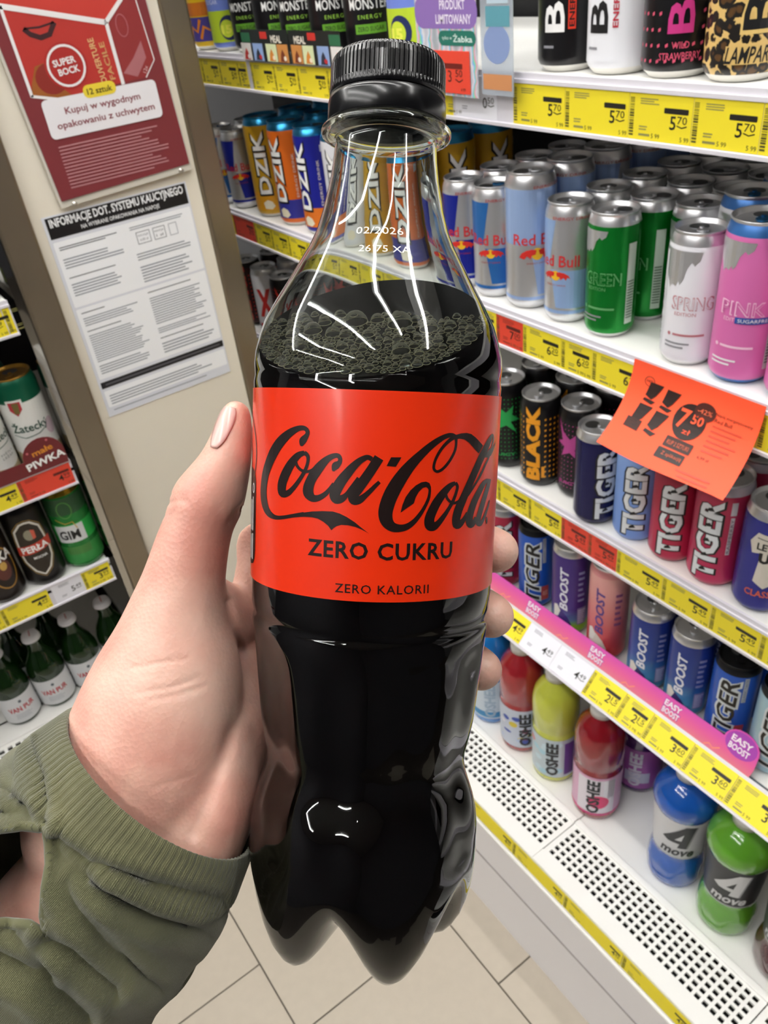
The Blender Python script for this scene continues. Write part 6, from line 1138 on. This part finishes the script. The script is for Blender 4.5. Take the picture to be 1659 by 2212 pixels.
e.new(0.50).color = lin('#daaa99')
for nd in (n1, n2, n3): nt.links.new(tc.outputs['Object'], nd.inputs['Vector'])
nt.links.new(n1.outputs['Fac'], rp.inputs[0])
mx = nt.nodes.new('ShaderNodeMix'); mx.data_type = 'RGBA'; mx.blend_type = 'MULTIPLY'; mx.inputs[0].default_value = 0.12
nt.links.new(rp.outputs[0], mx.inputs[6]); nt.links.new(n2.outputs['Fac'], mx.inputs[7]); nt.links.new(mx.outputs[2], bs.inputs['Base Color'])
bp = nt.nodes.new('ShaderNodeBump'); bp.inputs['Strength'].default_value = 0.16; bp.inputs['Distance'].default_value = 0.0006
ad = nt.nodes.new('ShaderNodeMath'); ad.operation = 'ADD'; nt.links.new(n2.outputs['Fac'], ad.inputs[0]); nt.links.new(n3.outputs['Distance'], ad.inputs[1])
nt.links.new(ad.outputs[0], bp.inputs['Height']); nt.links.new(bp.outputs['Normal'], bs.inputs['Normal'])
hme.materials.clear(); hme.materials.append(SKIN)
person = link('person', hme); tag(person, 'left hand gripping the cola bottle, thumb up, in an olive sleeve', 'person')
# thumbnail
from mathutils.bvhtree import BVHTree
bvh = BVHTree.FromPolygons([v.co.copy() for v in hme.vertices], [tuple(q.vertices) for q in hme.polygons])
def hit(px, py): d = (cam_pt(px, py, 1) - EYE).normalized(); return bvh.ray_cast(EYE, d)
NL = [((456, 966), (470, 970)), ((458, 948), (484, 956)), ((463, 928), (496, 936)), ((470, 908), (505, 916)), ((479, 890), (510, 897)), ((486, 880), (509, 884))]
rows = []; V = []; F = []; NU = 8
for (a, b) in cat_rom([x[0] + x[1] for x in NL], 3) and [((q[0], q[1]), (q[2], q[3])) for q in cat_rom([x[0] + x[1] for x in NL], 3)]:
    row = []
    for i in range(NU + 1):
        u = i / NU; px, py = a[0] + (b[0] - a[0]) * u, a[1] + (b[1] - a[1]) * u; loc, nr, _, _ = hit(px, py)
        if loc is None: loc, nr = (V[-1] if V else cam_pt(px, py, 0.2115)), -FW
        row.append(len(V)); V.append(loc + nr * (0.00035 + 0.0005 * sin(pi * u)))
    rows.append(row)
for r0, r1 in zip(rows, rows[1:]):
    for i in range(NU): F.append((r0[i], r0[i + 1], r1[i + 1], r1[i]))
nail = mk('thumbnail', V, F, mat('nail_pink', '#dfb3a8', 0.28, **{'Coat Weight': 0.3, 'Subsurface Weight': 0.1}), person, smooth=True)
sm = nail.modifiers.new('thick', 'SOLIDIFY'); sm.thickness = 0.0006; sm.offset = -1
tag(nail, 'pale pink thumbnail')
# sleeve
OLV = mat('olive_knit', '#5f6440', 0.9, **{'Sheen Weight': 0.25, 'Sheen Roughness': 0.5}); nt = OLV.node_tree; bs = nt.nodes['Principled BSDF']
uv = nt.nodes.new('ShaderNodeUVMap'); mp = nt.nodes.new('ShaderNodeMapping'); mp.inputs['Scale'].default_value = (1, 1, 1); wv = nt.nodes.new('ShaderNodeTexWave'); wv.bands_direction = 'X'; wv.inputs['Scale'].default_value = 34; wv.inputs['Distortion'].default_value = 1.2; wv.inputs['Detail Scale'].default_value = 4
w2 = nt.nodes.new('ShaderNodeTexWave'); w2.bands_direction = 'Y'; w2.inputs['Scale'].default_value = 42; w2.inputs['Distortion'].default_value = 2.0
nz = nt.nodes.new('ShaderNodeTexNoise'); nz.inputs['Scale'].default_value = 55; nz.inputs['Detail'].default_value = 6; tc = nt.nodes.new('ShaderNodeTexCoord')
nt.links.new(uv.outputs[0], wv.inputs['Vector']); nt.links.new(uv.outputs[0], w2.inputs['Vector']); nt.links.new(tc.outputs['Object'], nz.inputs['Vector'])
ad = nt.nodes.new('ShaderNodeMath'); ad.operation = 'MULTIPLY_ADD'; ad.inputs[1].default_value = 0.45; nt.links.new(w2.outputs['Fac'], ad.inputs[0]); nt.links.new(wv.outputs['Fac'], ad.inputs[2])
bp = nt.nodes.new('ShaderNodeBump'); bp.inputs['Strength'].default_value = 0.45; bp.inputs['Distance'].default_value = 0.0006; nt.links.new(ad.outputs[0], bp.inputs['Height']); nt.links.new(bp.outputs['Normal'], bs.inputs['Normal'])
rp = nt.nodes.new('ShaderNodeValToRGB'); rp.color_ramp.elements[0].color = lin('#414227'); rp.color_ramp.elements[1].color = lin('#5c5b3c'); rp.color_ramp.elements[0].position = 0.3; rp.color_ramp.elements[1].position = 0.72
nt.links.new(nz.outputs['Fac'], rp.inputs[0]); nt.links.new(rp.outputs[0], bs.inputs['Base Color'])
DIR = (-0.62, 0.785); HW = [(0, 240), (40, 252), (90, 268), (140, 285), (220, 293), (320, 296), (430, 300), (560, 300), (700, 300), (820, 300)]
def hwf(s_):
    for (a, b), (c, d) in zip(HW, HW[1:]):
        if a <= s_ <= c: return b + (d - b) * (s_ - a) / (c - a)
    return HW[-1][1]
NS, NR = 420, 90; V = []; UVs = []
HOLE = [(-40, 1800), (50, 1788), (98, 1793), (108, 1850), (97, 1915), (93, 1975), (102, 2022), (60, 1994), (15, 1990), (-40, 1992)]
def pin(px, py, P):
    c = False; j = len(P) - 1
    for i in range(len(P)):
        if (P[i][1] > py) != (P[j][1] > py) and px < (P[j][0] - P[i][0]) * (py - P[i][1]) / (P[j][1] - P[i][1]) + P[i][0]: c = not c
        j = i
    return c
tv = (RT * DIR[0] + DN * DIR[1]).normalized(); sd = tv.cross(FW).normalized(); dp = sd.cross(tv).normalized()
for j in range(NR + 1):
    s_ = 820 * (j / NR) ** 1.15; px, py = 352 + DIR[0] * s_, 1682 + DIR[1] * s_; zc = 0.2235 - 0.000004 * s_
    c = cam_pt(px, py, zc); A_ = hwf(s_) * zc / FPX; B_ = 0.0285 + 0.005 * min(1, s_ / 150)
    for k in range(NS):
        a = 2 * pi * k / NS
        rib = 0.00028 * (0.5 + 0.5 * cos(a * 105)) * max(0, min(1, (125 - s_) / 20)) if s_ < 130 else 0
        fold = (0.0006 * sin(s_ * 0.022 + 2.0 * sin(a + 0.6) + a * 1.4) + 0.0004 * sin(s_ * 0.041 - 3.1 * a + 1.0)) * min(1, max(0, s_ - 95) / 140)
        edge = -0.0007 * math.exp(-(s_ / 9.0) ** 2) - 0.0012 * math.exp(-((s_ - 128) / 12.0) ** 2)
        w = 1 + (rib + fold + edge) / 0.03
        V.append(c + sd * (A_ * w * cos(a)) + dp * (B_ * w * sin(a))); UVs.append((k / NS * 6.0, s_ / 160.0))
SCR = [([(112, 1800), (200, 1862), (320, 1905), (470, 1940)], 15, 0.0024), ([(118, 1830), (220, 1925), (330, 1985), (440, 2020)], 17, 0.0026), ([(114, 1865), (165, 1960), (245, 2060), (335, 2135)], 17, 0.0022), ([(104, 2030), (160, 2055), (250, 2130)], 15, 0.0020), ([(-20, 2060), (80, 2105), (180, 2200)], 24, 0.0032), ([(62, 1600), (95, 1680), (106, 1772)], 10, 0.0017), ([(-20, 1695), (50, 1738), (100, 1776)], 11, 0.0018), ([(-20, 1750), (45, 1765), (95, 1784)], 9, 0.0014), ([(150, 1905), (240, 2010), (300, 2100)], 10, 0.0009), ([(240, 1880), (350, 1935), (480, 1960)], 10, 0.0009), ([(20, 2010), (70, 2040), (110, 2100)], 14, 0.0018)]
for i, q in enumerate(V):
    px, py, zc = to_cam(q)
    if zc > 0.224: continue
    push = 0
    for pl, w, dpt in SCR:
        if not (min(x[0] for x in pl) - 50 < px < max(x[0] for x in pl) + 50 and min(x[1] for x in pl) - 50 < py < max(x[1] for x in pl) + 50): continue
        d_ = min(seg_d(px, py, a, b) for a, b in zip(pl, pl[1:])); push += dpt * (math.exp(-(d_ / w) ** 2) - 0.45 * math.exp(-((d_ - 2.2 * w) / (w * 0.9)) ** 2))
    if push: V[i] = q + FW * push
F = []; FU = []
for j in range(NR):
    for k in range(NS):
        k2 = (k + 1) % NS; q = (j * NS + k, j * NS + k2, (j + 1) * NS + k2, (j + 1) * NS + k)
        cc = (V[q[0]] + V[q[2]]) / 2; px, py, zc = to_cam(cc)
        if px < 112 and pin(px, py, HOLE) and zc < 0.2215: continue
        F.append(q); u1 = (k + 1) / NS * 6.0; FU.append([UVs[q[0]], (u1, UVs[q[1]][1]), (u1, UVs[q[2]][1]), UVs[q[3]]])
sl = mk('sleeve', V, F, OLV, person, smooth=True); tag(sl, 'olive green ribbed knit sleeve with a thumb hole')
ul = sl.data.uv_layers.new(name='UVMap')
ul.data.foreach_set('uv', [x for fu in FU for q in fu for x in q])
sm = sl.modifiers.new('thick', 'SOLIDIFY'); sm.thickness = 0.0012; sm.offset = -1
sbvh = BVHTree.FromPolygons([v.co.copy() for v in sl.data.vertices], [tuple(q.vertices) for q in sl.data.polygons])
hp = []
for i in range(len(HOLE)):
    a, b = HOLE[i], HOLE[(i + 1) % len(HOLE)]
    for u in (0, 0.25, 0.5, 0.75):
        px, py = a[0] + (b[0] - a[0]) * u, a[1] + (b[1] - a[1]) * u
        cx, cy = 40, 1895; px, py = cx + (px - cx) * 1.05, cy + (py - cy) * 1.04; d = (cam_pt(px, py, 1) - EYE).normalized()
        loc, nr, _, _ = sbvh.ray_cast(EYE, d)
        if loc is not None and to_cam(loc)[2] < 0.2215: hp.append(loc)
if len(hp) > 3: MB().tube(hp + [hp[0]], 0.0013, 8).build('thumb_hole_seam', OLV, sl, smooth=True)
